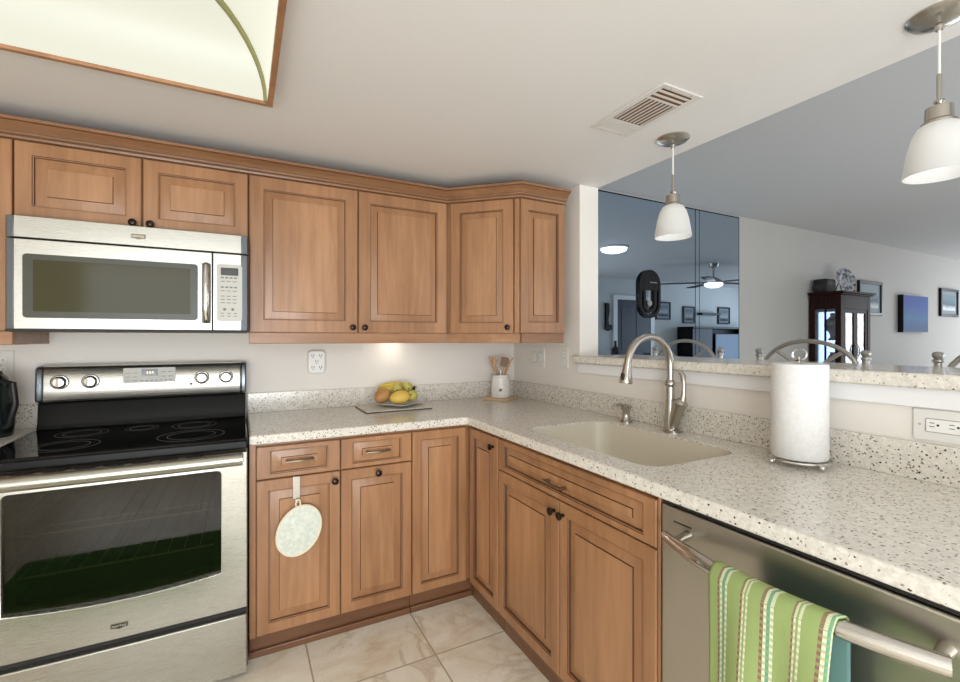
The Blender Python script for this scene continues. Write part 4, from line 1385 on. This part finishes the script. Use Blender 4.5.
# ------------------------------------------------------------------ wall plates
def wall_plate(name, label, cat, loc, rotz, w, h, kind):
    t = thing(name, label, cat, loc, rotz)
    pl = MB().prism(rrect(-w / 2, -h / 2, w / 2, h / 2, 0.004, 3), -0.005, 0.0, 'y').build('plate', 'plate', t, bevel=0.0015)
    if kind == 'rockers':
        for i in range(2):
            x = (i - 0.5) * w * 0.5
            MB().prism(rrect(x - 0.0165, -0.033, x + 0.0165, 0.033, 0.002, 2), -0.0058, -0.005, 'y').build('switch_surround', 'keydark', t)
            r_ = MB()
            r_.prism([(-0.0050, -0.031), (-0.0105, -0.031), (-0.0065, 0.031), (-0.0050, 0.031)], x - 0.0148, x + 0.0148, 'x').build('rocker', 'white', t, bevel=0.001)
    elif kind == 'duplex':
        for z in (0.02, -0.02):
            r_ = MB().prism(rrect(-0.017, z - 0.014, 0.017, z + 0.014, 0.008, 4), -0.0065, -0.005, 'y').build('receptacle', 'white', t)
            MB().box(-0.008, -0.0068, z - 0.002, -0.006, -0.0062, z + 0.007).box(0.006, -0.0068, z - 0.002, 0.008, -0.0062, z + 0.007).build('slots', 'slot', r_)
        MB().lathe([(0.003, 0), (0.003, -0.0065), (0.0005, -0.0068)], (0, 0, 0), 'y', 10).build('screw', 'screw', t)
    elif kind == 'decora_flat':
        MB().prism(rrect(-0.0355, -0.0185, 0.0355, 0.0185, 0.002, 2), -0.0058, -0.005, 'y').build('outlet_surround', 'keydark', t)
        oc = MB().prism(rrect(-0.034, -0.017, 0.034, 0.017, 0.0015, 2), -0.008, -0.005, 'y').build('receptacle', 'white', t, bevel=0.0006)
        for cx in (-0.021, 0.018):
            MB().box(cx - 0.006, -0.0084, 0.006, cx + 0.004, -0.0078, 0.0078).box(cx - 0.006, -0.0084, -0.0038, cx + 0.004, -0.0078, -0.002).lathe([(0.003, 0), (0.003, -0.0006), (0.0005, -0.0006)], (cx + 0.011, -0.0078, 0.002), 'y', 10).build('slots', 'slot', oc)
        for sx in (-0.048, 0.048):
            MB().lathe([(0.003, 0), (0.003, -0.0012), (0.0005, -0.0014)], (sx, -0.005, 0), 'y', 10).build('screw', 'screw', t)
    return t


wall_plate('light_switch', 'two-gang white rocker switch plate under the corner cabinet', 'switch', (WX, 2.362, 1.182), R(-90), 0.135, 0.118, 'rockers')
wall_plate('wall_outlet', 'single white outlet plate on the strip beside the bar pillar', 'outlet', (WX, 2.102, 1.186), R(-90), 0.072, 0.118, 'duplex')
wall_plate('wall_outlet', 'sideways white duplex outlet above the backsplash right of the paper towels', 'outlet', (WX, 0.500, 1.066), R(-90), 0.124, 0.085, 'decora_flat')
wall_plate('wall_outlet', 'white outlet plate behind the dark kettle at the left', 'outlet', (-0.90, WY, 1.186), 0, 0.08, 0.125, 'duplex')
t = thing('outlet_tap', 'white rounded multi-outlet tap plugged in on the back wall', 'outlet tap', (0.365, WY, 1.171))
MB().prism(rrect(-0.046, -0.064, 0.046, 0.064, 0.022, 6), -0.036, 0.0, 'y').build('housing', 'white', t, bevel=0.008, seg=3)
for (cx, cz, sg) in ((-0.02, 0.034, 1), (0.02, 0.034, 1), (0, 0.002, 1), (-0.02, -0.03, 1), (0.02, -0.03, 1)):
    MB().box(cx - 0.007, -0.0366, cz - 0.002, cx - 0.004, -0.0355, cz + 0.008).box(cx + 0.004, -0.0366, cz - 0.002, cx + 0.007, -0.0355, cz + 0.008).lathe([(0.0028, 0), (0.0028, -0.0011), (0.0005, -0.0011)], (cx, -0.0355, cz - 0.008), 'y', 10).build('slots', 'slot', t)


# ------------------------------------------------------------------ lamp under the tall cabinet
t = thing('under_cabinet_light', 'small lit puck light under the tall wall cabinet', 'light', (0.78, 2.56, 1.3295))
MB().lathe([(0.035, 0), (0.035, -0.014), (0.030, -0.016), (0.001, -0.016)], (0, 0, 0), 'z', 24).build('housing', 'white', t)
MB().lathe([(0.027, -0.0161), (0.027, -0.018), (0.001, -0.018)], (0, 0, 0), 'z', 24).build('lens', 'puck', t)

# ------------------------------------------------------------------ coved ceiling light box
t = thing('ceiling_light_box', 'large wood-framed illuminated ceiling light box at the upper left', 'ceiling light', (0, 0, 0))
FB = 2.092
b = MB()
fw = 0.018
b.box(LX0, LY1 - fw, FB, LX1, LY1 - 0.0005, KC + 0.05).box(LX0, LY0 + 0.0005, FB, LX1, LY0 + fw, KC + 0.05)
b.box(LX0 + 0.0005, LY0 + fw, FB, LX0 + fw, LY1 - fw, KC + 0.05).box(LX1 - fw, LY0 + fw, FB, LX1 - 0.0005, LY1 - fw, KC + 0.05)
b.build('frame', 'wood', t, bevel=0.002)
rings = []
for k in range(11):
    a = R(90 * k / 10)
    dd_ = fw + 0.0005 + 0.20 * (1 - cos(a))
    z = FB + 0.010 + 0.225 * sin(a)
    rings.append([(LX0 + dd_, LY0 + dd_, z), (LX1 - dd_, LY0 + dd_, z), (LX1 - dd_, LY1 - dd_, z), (LX0 + dd_, LY1 - dd_, z)])
pn = MB().loft(rings, cap0=False).build('light_panel', 'lightpanel', t, smooth=30)
for ci in range(4):
    MB().tube([Vector(r[ci]) + Vector((0, 0, -0.004)) for r in rings], 0.011, 10).build('rib', 'rib', t)

# ------------------------------------------------------------------ ceiling vent
t = thing('ceiling_vent', 'white rectangular ceiling air vent with louvres', 'vent', (1.334, 1.231, KC))
vw, vl = 0.098, 0.178
b = MB().box(-vw, -vl, -0.006, -vw + 0.022, vl, 0).box(vw - 0.022, -vl, -0.006, vw, vl, 0).box(-vw + 0.022, -vl, -0.006, vw - 0.022, -vl + 0.022, 0).box(-vw + 0.022, vl - 0.022, -0.006, vw - 0.022, vl, 0)
b.build('frame', 'vent', t, bevel=0.002)
MB().box(-vw + 0.022, -vl + 0.022, -0.0012, vw - 0.022, vl - 0.022, -0.0004).build('duct_backing', 'ventin', t)
b = MB()
for k in range(8):                                # centre louvres run across the short side
    x = -vw + 0.032 + k * (2 * vw - 0.064) / 7
    b.box(x - 0.0032, -0.085, -0.0045, x + 0.0032, 0.075, -0.003)
b.build('centre_louvre', 'vent', t)
b = MB()
for y in (0.088, 0.108, 0.128, 0.146):
    b.box(-vw + 0.022, y - 0.0085, -0.0060, vw - 0.022, y + 0.0085, -0.0035)
b.build('end_louvre', 'vent', t)
b = MB()
for y in (-0.092, -0.116, -0.140):
    b.box(-vw + 0.022, y - 0.005, -0.0050, vw - 0.022, y + 0.005, -0.0035)
b.build('end_louvre', 'vent', t)
for sx in (-0.05, 0.05):
    for sy in (-1, 1):
        MB().lathe([(0.004, 0), (0.004, -0.0015), (0.0005, -0.002)], (sx, sy * (vl - 0.011), -0.006), 'z', 8).build('screw', 'screw', t)


# ------------------------------------------------------------------ pendants
def pendant(label, x, y, zshift=0.0):
    t = thing('pendant_lamp', label, 'pendant lamp', (x, y, KC), 0, 'glass pendant lamps over the bar')
    MB().lathe([(0.001, 0), (0.067, 0), (0.067, -0.004), (0.058, -0.013), (0.033, -0.023), (0.010, -0.028), (0.008, -0.040), (0.001, -0.041)], (0, 0, 0), 'z', 32).build('canopy', 'nickel', t)
    MB().tube([(0, 0, -0.035), (0, 0, -0.16)], 0.0032, 8).build('cord', 'white', t)
    st = MB().tube([(0, 0, -0.155), (0, 0, -0.225)], 0.0055, 10)
    st.build('stem', 'nickel', t)
    MB().lathe([(0.001, -0.222), (0.010, -0.222), (0.012, -0.228), (0.009, -0.234), (0.012, -0.238), (0.028, -0.242), (0.029, -0.275), (0.036, -0.281), (0.036, -0.287), (0.001, -0.287)], (0, 0, 0), 'z', 26).build('socket', 'nickel', t)
    sp_ = [(0.034, -0.284), (0.045, -0.292), (0.057, -0.315), (0.066, -0.350), (0.072, -0.385), (0.077, -0.420), (0.078, -0.434), (0.0755, -0.434), (0.0745, -0.420), (0.0695, -0.385), (0.0635, -0.350), (0.0545, -0.316), (0.043, -0.2945), (0.034, -0.288)]
    MB().lathe([(r_ * 0.945, -0.284 + (h_ + 0.284) * 0.9) for r_, h_ in sp_], (0, 0, 0), 'z', 36).build('lamp_shade', 'frost', t)
    MB().lathe([(0.001, -0.288), (0.012, -0.289), (0.013, -0.330), (0.022, -0.352), (0.026, -0.370), (0.020, -0.390), (0.001, -0.398)], (0, 0, 0), 'z', 20).build('bulb', 'bulb', t)
    return t


pendant('white glass pendant lamp over the faucet, the farther of the two', 1.622, 1.335)
pendant('white glass pendant lamp at the upper right corner, the nearer of the two', 1.622, 0.502)

# ------------------------------------------------------------------ wall mirror
t = thing('wall_mirror', 'large tinted panelled wall mirror on the dining room wall', 'mirror', (HX + 0.01, WY, 0))
mx = [0.0, 3.497 - HX - 0.01, 4.105 - HX - 0.01]
for i in range(2):
    MB().box(mx[i] + 0.004, -0.006, 1.0, mx[i + 1] - 0.004, 0.0, 2.425).build('mirror_panel', 'mirror', t, smooth=0)
for x in (mx[1], mx[2]):
    MB().box(x - 0.004, -0.0065, 1.0, x + 0.004, 0.0, 2.425).build('mirror_seam', 'mirroredge', t, smooth=0)
MB().box(mx[1] + 0.05, -0.0064, 1.0, mx[1] + 0.056, -0.0061, 2.425).build('bevel_line', 'mirroredge', t, smooth=0)
MB().box(mx[0], -0.0066, 2.418, mx[2], 0.0, 2.428).build('mirror_trim', 'mirroredge', t, smooth=0)

# black arched ornament hanging on the mirror
t = thing('wall_ornament', 'black arched slotted ornament hanging on the tinted wall mirror', 'wall decoration', (2.925, WY - 0.008, 1.66))
hw, hh_ = 0.118, 0.195


def capsule(hx, hz, n=12):
    out = []
    for k in range(n + 1):
        a = R(180 * k / n)
        out.append((hx * cos(a), hz - hx + hx * sin(a)))
    for k in range(n + 1):
        a = R(180 + 180 * k / n)
        out.append((hx * cos(a), -(hz - hx) + hx * sin(a)))
    return out


def ringpart(a, wd, y0, y1, name):
    o_, i_ = capsule(hw - a, hh_ - a), capsule(hw - a - wd, hh_ - a - wd)
    return MB().loft([[(x, y0, z) for x, z in o_], [(x, y0, z) for x, z in i_], [(x, y1, z) for x, z in i_], [(x, y1, z) for x, z in o_], [(x, y0, z) for x, z in o_]], cap0=False, cap1=False).build(name, 'frameblk', t)


ringpart(0, 0.024, -0.020, -0.001, 'case_rim')
ringpart(0.044, 0.026, -0.019, -0.002, 'inner_rim')
up_ = [(x, z) for x, z in capsule(hw - 0.024, hh_ - 0.024) if z > 0.075]
MB().prism([(hw - 0.024, 0.03)] + up_ + [(-hw + 0.024, 0.03)], -0.018, -0.003, 'y').build('top_plate', 'frameblk', t)
MB().box(-0.004, -0.021, 0.09, 0.075, -0.0185, 0.097).build('bracket', 'iron', t)
MB().tube([(0, -0.012, 0.03), (0, -0.012, -0.055)], 0.003, 8).lathe([(0.001, 0.0), (0.026, 0.0), (0.026, -0.006), (0.001, -0.008)], (0, -0.008, -0.075), 'y', 18).build('drop', 'iron', t)

# ------------------------------------------------------------------ china cabinet
t = thing('china_cabinet', 'dark cherry china cabinet with glass doors against the dining room wall', 'china cabinet', (5.275, 2.352, 0))
cw, cd, ch = 0.60, WY - 2.352 - 0.017, 1.74
b = MB().box(0, 0, 0.0, cw, cd, 0.72)
b.build('base', 'cherry', t, bevel=0.006)
b = MB()
for (x, y) in ((0, 0), (cw - 0.06, 0), (0, cd - 0.05), (cw - 0.06, cd - 0.05)):
    b.box(x, y, 0.72, x + 0.06, y + 0.05, ch)
b.box(0.06, cd - 0.012, 0.72, cw - 0.06, cd, ch).box(0.06, 0.0, 1.60, cw - 0.06, 0.05, ch).box(0.0, 0.05, 1.60, 0.06, cd - 0.05, ch).box(cw - 0.06, 0.05, 1.60, cw, cd - 0.05, ch).box(0.06, 0.05, 1.70, cw - 0.06, cd - 0.012, ch)
b.build('frame', 'cherry', t, bevel=0.003)
b = MB().box(-0.02, -0.02, ch, cw + 0.02, cd, ch + 0.015).box(-0.035, -0.035, ch + 0.015, cw + 0.035, cd, ch + 0.035)
b.build('cornice', 'cherry', t, bevel=0.004)
MB().box(0.062, cd - 0.016, 0.73, cw - 0.062, cd - 0.0125, 1.60).build('mirror_back', 'cabback', t, smooth=0)
for i in range(2):
    x0 = 0.062 + i * (cw - 0.124) / 2
    x1 = x0 + (cw - 0.124) / 2 - 0.002
    dd = MB().box(x0, 0.004, 0.73, x0 + 0.035, 0.024, 1.60).box(x1 - 0.035, 0.004, 0.73, x1, 0.024, 1.60).box(x0 + 0.035, 0.004, 0.73, x1 - 0.035, 0.024, 0.77).box(x0 + 0.035, 0.004, 1.56, x1 - 0.035, 0.024, 1.60).build('glass_door', 'cherry', t)
    MB().box(x0 + 0.035, 0.012, 0.77, x1 - 0.035, 0.015, 1.56).build('pane', 'shelfglass', dd, smooth=0)
    MB().tube([(x1 - 0.017 if i == 0 else x0 + 0.017, 0.0, 1.10), (x1 - 0.017 if i == 0 else x0 + 0.017, -0.02, 1.14), (x1 - 0.017 if i == 0 else x0 + 0.017, -0.02, 1.2), (x1 - 0.017 if i == 0 else x0 + 0.017, 0.0, 1.24)], 0.005, 8).build('handle', 'iron', dd)
MB().box(0.012, 0.052, 0.73, 0.016, cd - 0.052, 1.60).build('side_glass', 'shelfglass', t, smooth=0)
MB().box(0.0, (cd) / 2 - 0.006, 0.73, 0.02, cd / 2 + 0.006, 1.60).build('side_muntin', 'cherry', t)
for z in (1.0, 1.27):
    MB().box(0.02, 0.03, z, cw - 0.02, cd - 0.018, z + 0.008).build('shelf', 'shelfglass', t, smooth=0)
fg = MB().lathe([(0.0, 0), (0.035, 0), (0.04, 0.01), (0.02, 0.04), (0.03, 0.08), (0.07, 0.13), (0.075, 0.17), (0.05, 0.22), (0.02, 0.25), (0.026, 0.28), (0.0, 0.29)], (5.42, 2.49, 1.2785), 'z', 22).build('vase', 'ceramic')
tag(fg, 'blue-grey ceramic vase on the upper shelf of the china cabinet', 'vase')
fg = MB().lathe([(0.0, 0), (0.04, 0), (0.05, 0.01), (0.06, 0.05), (0.05, 0.10), (0.03, 0.13), (0.035, 0.15), (0.0, 0.15)], (5.44, 2.49, 1.0085), 'z', 22).build('pitcher', 'ceramic')
tag(fg, 'blue-grey ceramic jar on the lower shelf of the china cabinet', 'jar')
CZ = ch + 0.0352
bk = thing('basket', 'dark woven basket on top of the china cabinet', 'basket', (5.395, 2.555, CZ))
MB().loft([[(x * s, y * s, z) for x, y in rrect(-0.10, -0.07, 0.10, 0.07, 0.02, 4)] for s, z in ((0.85, 0.0), (0.95, 0.03), (1.0, 0.075), (0.98, 0.08))]).build('bowl', 'basket', bk)
MB().loft([[(x * s, y * s, z) for x, y in rrect(-0.095, -0.066, 0.095, 0.066, 0.02, 4)] for s, z in ((1.0, 0.0805), (1.0, 0.125), (0.9, 0.14))]).build('lid', 'blackmat', bk)
ps = thing('display_plate', 'patterned plate on a stand on top of the china cabinet', 'plate', (5.60, 2.46, CZ), R(-14))
rm = Matrix.Translation((0, 0.0, 0.145)) @ Matrix.Rotation(R(-14), 4, 'X')
MB().lathe([(0.001, 0.0), (0.08, 0.0), (0.125, -0.012), (0.125, -0.008), (0.08, 0.006), (0.001, 0.006)], (0, 0, 0), 'y', 32, mat=rm).build('plate', 'platepat', ps)
MB().tube([(-0.06, -0.045, 0.005), (-0.06, 0.03, 0.006), (-0.05, 0.07, 0.006)], 0.005, 8).tube([(0.06, -0.045, 0.005), (0.06, 0.03, 0.006), (0.05, 0.07, 0.006)], 0.005, 8).tube([(-0.06, -0.045, 0.005), (-0.06, -0.05, 0.03)], 0.005, 8).tube([(0.06, -0.045, 0.005), (0.06, -0.05, 0.03)], 0.005, 8).tube([(-0.05, 0.07, 0.006), (0, 0.06, 0.14), (0.05, 0.07, 0.006)], 0.005, 8).build('stand', 'frameblk', ps)


# ------------------------------------------------------------------ pictures
def picture(label, x0, x1, z0, z1, art, y=WY, face=-1, fwid=0.035, mat=0.05, depth=0.03, group=None):
    t = thing('framed_picture', label, 'picture', ((x0 + x1) / 2, y, (z0 + z1) / 2), 0 if face < 0 else pi, group)
    w, h = (x1 - x0) / 2, (z1 - z0) / 2
    b = MB().box(-w, -depth, -h, -w + fwid, -0.001, h).box(w - fwid, -depth, -h, w, -0.001, h).box(-w + fwid, -depth, -h, w - fwid, -0.001, -h + fwid).box(-w + fwid, -depth, h - fwid, w - fwid, -0.001, h)
    b.build('frame', 'frameblk', t, bevel=0.003)
    MB().box(-w + fwid, -depth * 0.5, -h + fwid, w - fwid, -0.001, h - fwid).build('picture_mat', 'mat', t, smooth=0)
    MB().box(-w + fwid + mat, -depth * 0.55, -h + fwid + mat, w - fwid - mat, -depth * 0.5, h - fwid - mat).build('print', art, t, smooth=0)
    return t


picture('black-framed picture partly hidden behind the china cabinet', 6.30, 6.86, 1.575, 1.975, 'photo1')
picture('black-framed picture at the far right beyond the blue canvas', 8.55, 9.15, 1.61, 2.0, 'photo2')
t = thing('canvas_painting', 'blue canvas painting with thick dark sides between two black-framed pictures', 'painting', (7.68, WY, 1.615))
MB().box(-0.36, -0.055, -0.235, 0.36, -0.001, 0.235).build('stretcher', 'frameblk', t)
MB().box(-0.355, -0.057, -0.230, 0.355, -0.055, 0.230).build('canvas', 'canvas', t, smooth=0)

# ------------------------------------------------------------------ bar stools
def stool():
    t = thing('bar_stool', '', 'bar stool', (0, 0, 0), 0, 'metal bar stools along the dining side of the bar')
    # local x across the seat, back at +y ; posts at x = +-0.21
    hw = 0.212
    seat = MB().prism(rrect(-0.2, -0.40, 0.2, -0.02, 0.06, 5), 0.70, 0.76)
    seat.build('seat', 'seat', t, bevel=0.015, seg=3)
    for sx in (-1, 1):
        MB().tube([(sx * hw, 0.02, 0.0), (sx * hw, 0.005, 0.70), (sx * hw, 0.0, 1.222)], 0.0125, 12).build('back_post', 'iron', t)
        MB().lathe([(0.0125, 1.212), (0.017, 1.216), (0.017, 1.222), (0.011, 1.226), (0.016, 1.233), (0.0175, 1.242), (0.013, 1.250), (0.001, 1.253)], (sx * hw, 0, 0), 'z', 16).build('finial', 'iron', t)
        MB().tube([(sx * 0.185, -0.40, 0.0), (sx * 0.185, -0.385, 0.70)], 0.0125, 12).build('leg', 'iron', t)
    b = MB()
    pts = []
    for k in range(21):
        a = R(180 * k / 20)
        pts.append((0.195 * cos(a), 0.0, 1.13 + 0.158 * sin(a) ** 0.9))
    b.tube(pts, 0.0095, 10)
    b.build('back_arch', 'iron', t)
    b = MB()
    for sx in (-1, 1):
        b.tube([(sx * 0.135, 0.0, 1.245), (sx * 0.03, 0.0, 1.17), (-sx * 0.08, 0, 1.05), (-sx * hw, 0.0, 0.90)], 0.008, 8)
    b.build('back_cross', 'iron', t)
    b = MB()
    for z in (0.25,):
        b.tube([(-hw, 0.015, z), (hw, 0.015, z)], 0.009, 8).tube([(-0.185, -0.395, z), (0.185, -0.395, z)], 0.009, 8)
        for sx in (-1, 1):
            b.tube([(sx * hw, 0.015, z), (sx * 0.185, -0.395, z)], 0.009, 8)
    b.tube([(-hw, 0.003, 0.68), (hw, 0.003, 0.68)], 0.009, 8).tube([(-0.185, -0.385, 0.68), (0.185, -0.385, 0.68)], 0.009, 8)
    b.build('stretchers', 'iron', t)
    return t


def copy_tree(o, parent=None):
    c = o.copy()
    COL.objects.link(c)
    if parent:
        c.parent = parent
    for ch_ in list(o.children):
        copy_tree(ch_, c)
    return c


s0 = stool()
for i, (y, lab) in enumerate(((1.114, 'arched metal bar stool behind the paper towel roll, middle of three'),
                              (1.742, 'arched metal bar stool in front of the mirror, farthest of three'),
                              (0.476, 'arched metal bar stool at the right edge, nearest of three'))):
    s = s0 if i == 0 else copy_tree(s0)
    s.location = (2.215, y, 0)
    s.rotation_euler = (0, 0, R(-90))
    s['label'] = lab

# low dark console along the dining wall
t = thing('console_table', 'low dark console table along the dining wall right of the china cabinet', 'table', (6.45, 2.30, 0))
MB().box(0, 0, 0.74, 1.3, WY - 2.30 - 0.017, 0.78).build('table_top', 'cherry', t, bevel=0.005)
for (x, y) in ((0.02, 0.02), (1.22, 0.02), (0.02, 0.26), (1.22, 0.26)):
    MB().box(x, y, 0, x + 0.06, y + 0.06, 0.7395).build('leg', 'cherry', t)

# ------------------------------------------------------------------ living room seen in the mirror
t = thing('ceiling_dome_light', 'round lit dome light on the living room ceiling, seen in the mirror', 'ceiling light', (4.12, 1.02, DC))
MB().lathe([(0.001, 0), (0.17, 0), (0.17, -0.02), (0.001, -0.02)], (0, 0, 0), 'z', 32).build('base', 'white', t)
MB().lathe([(0.16, -0.0205), (0.15, -0.045), (0.10, -0.065), (0.001, -0.072)], (0, 0, 0), 'z', 32).build('diffuser', 'lampglow', t)

t = thing('ceiling_fan', 'dark bladed ceiling fan with a light, seen in the mirror', 'ceiling fan', (6.35, 0.80, DC))
MB().lathe([(0.001, 0), (0.075, 0), (0.06, -0.05), (0.015, -0.06), (0.013, -0.20), (0.05, -0.22), (0.12, -0.27), (0.13, -0.30), (0.001, -0.31)], (0, 0, 0), 'z', 28).build('motor', 'nickel', t)
MB().lathe([(0.13, -0.311), (0.12, -0.34), (0.07, -0.365), (0.001, -0.37)], (0, 0, 0), 'z', 28).build('lamp', 'lampglow', t)
for k in range(5):
    a = Matrix.Rotation(R(8 + 72 * k), 4, 'Z')
    b = MB().prism([(0.12, -0.03), (0.20, -0.06), (0.72, -0.07), (0.76, -0.04), (0.76, 0.04), (0.72, 0.07), (0.20, 0.06), (0.12, 0.03)], -0.292, -0.284, mat=a)
    b.build('blade', 'fanblade', t)

WL = LY
picture('framed figure print beside the dark door, seen in the mirror', 7.30, 7.72, 1.68, 2.04, 'photo3', WL + 0.0005, 1, 0.03, 0.04)
picture('framed figure print left of the dark shelf, seen in the mirror', 8.10, 8.46, 1.62, 1.97, 'photo3', WL + 0.0005, 1, 0.03, 0.03)
picture('framed figure print right of the dark shelf, seen in the mirror', 9.22, 9.62, 1.62, 1.99, 'photo3', WL + 0.0005, 1, 0.03, 0.04)
tag(MB().box(8.56, WL + 0.0005, 1.80, 9.16, WL + 0.12, 1.845).build('wall_shelf', 'frameblk', bevel=0.003), 'dark floating wall shelf between two framed prints, seen in the mirror', 'shelf')
ws = thing('wall_sculpture', 'tall dark wall sculpture beside the navy door, seen in the mirror', 'wall decoration', (6.02, WL + 0.0005, 1.70))
MB().prism([(-0.05, 0.26), (0.04, 0.26), (0.05, 0.1), (0.02, -0.05), (0.04, -0.16), (0.10, -0.14), (0.12, -0.22), (0.02, -0.26), (-0.06, -0.22), (-0.05, -0.05)], 0.0, 0.04, 'y').build('body', 'frameblk', ws, bevel=0.008)
wv = MB().lathe([(0.0, 0), (0.06, 0), (0.08, 0.05), (0.07, 0.12), (0.025, 0.18), (0.02, 0.26), (0.03, 0.28), (0.0, 0.28)], (6.05, WL + 0.20, 0.9805), 'z', 20).build('bottle', 'basket')
tag(wv, 'dark bottle on the pale entry table beside the navy door, seen in the mirror', 'bottle')
et = thing('entry_table', 'pale narrow entry table beside the navy door, seen in the mirror', 'table', (5.82, WL + 0.02, 0))
MB().box(0, 0, 0.94, 0.33, 0.34, 0.98).build('table_top', 'trimw', et, bevel=0.004)
for (x, y) in ((0.0, 0.0), (0.28, 0.0), (0.0, 0.29), (0.28, 0.29)):
    MB().box(x, y, 0, x + 0.05, y + 0.05, 0.9395).build('leg', 'trimw', et)
md = thing('media_cabinet', 'large dark media cabinet against the living room wall, seen in the mirror', 'cabinet', (7.92, WL + 0.02, 0))
b = MB().box(0, 0, 0.0, 2.05, 0.42, 0.60).box(0, 0, 0.60, 0.60, 0.36, 1.50).box(1.95, 0, 0.60, 2.05, 0.36, 1.50).box(0, 0, 1.50, 2.05, 0.38, 1.54).box(0.60, 0, 0.60, 1.95, 0.04, 1.50)
b.build('case', 'frameblk', md, bevel=0.005)
for x in (0.02, 1.02):
    MB().box(x + 0.02, 0.4205, 0.06, x + 0.98, 0.432, 0.56).build('door', 'blackmat', md, bevel=0.004)
tv = thing('television', 'television with a blue picture standing in the dark media cabinet, seen in the mirror', 'television', (9.25, WL + 0.28, 0.6005))
MB().box(-0.30, -0.06, 0, 0.30, 0.06, 0.02).build('base', 'blackmat', tv)
MB().box(-0.04, -0.02, 0.02, 0.04, 0.02, 0.16).build('neck', 'blackmat', tv)
MB().box(-0.52, -0.03, 0.16, 0.52, 0.02, 0.80).build('bezel', 'blackmat', tv, bevel=0.004)
MB().box(-0.50, 0.02, 0.18, 0.50, 0.0225, 0.78).build('screen', 'tvscreen', tv, smooth=0)

# ------------------------------------------------------------------ rug on the kitchen floor (reflected in the oven glass)
tag(MB().prism(rrect(-1.10, 0.40, -0.05, 1.08, 0.03, 4), 0.0005, 0.009).build('kitchen_rug', 'rug', bevel=0.003), 'green woven rug on the floor in front of the range, reflected in the oven window', 'rug')
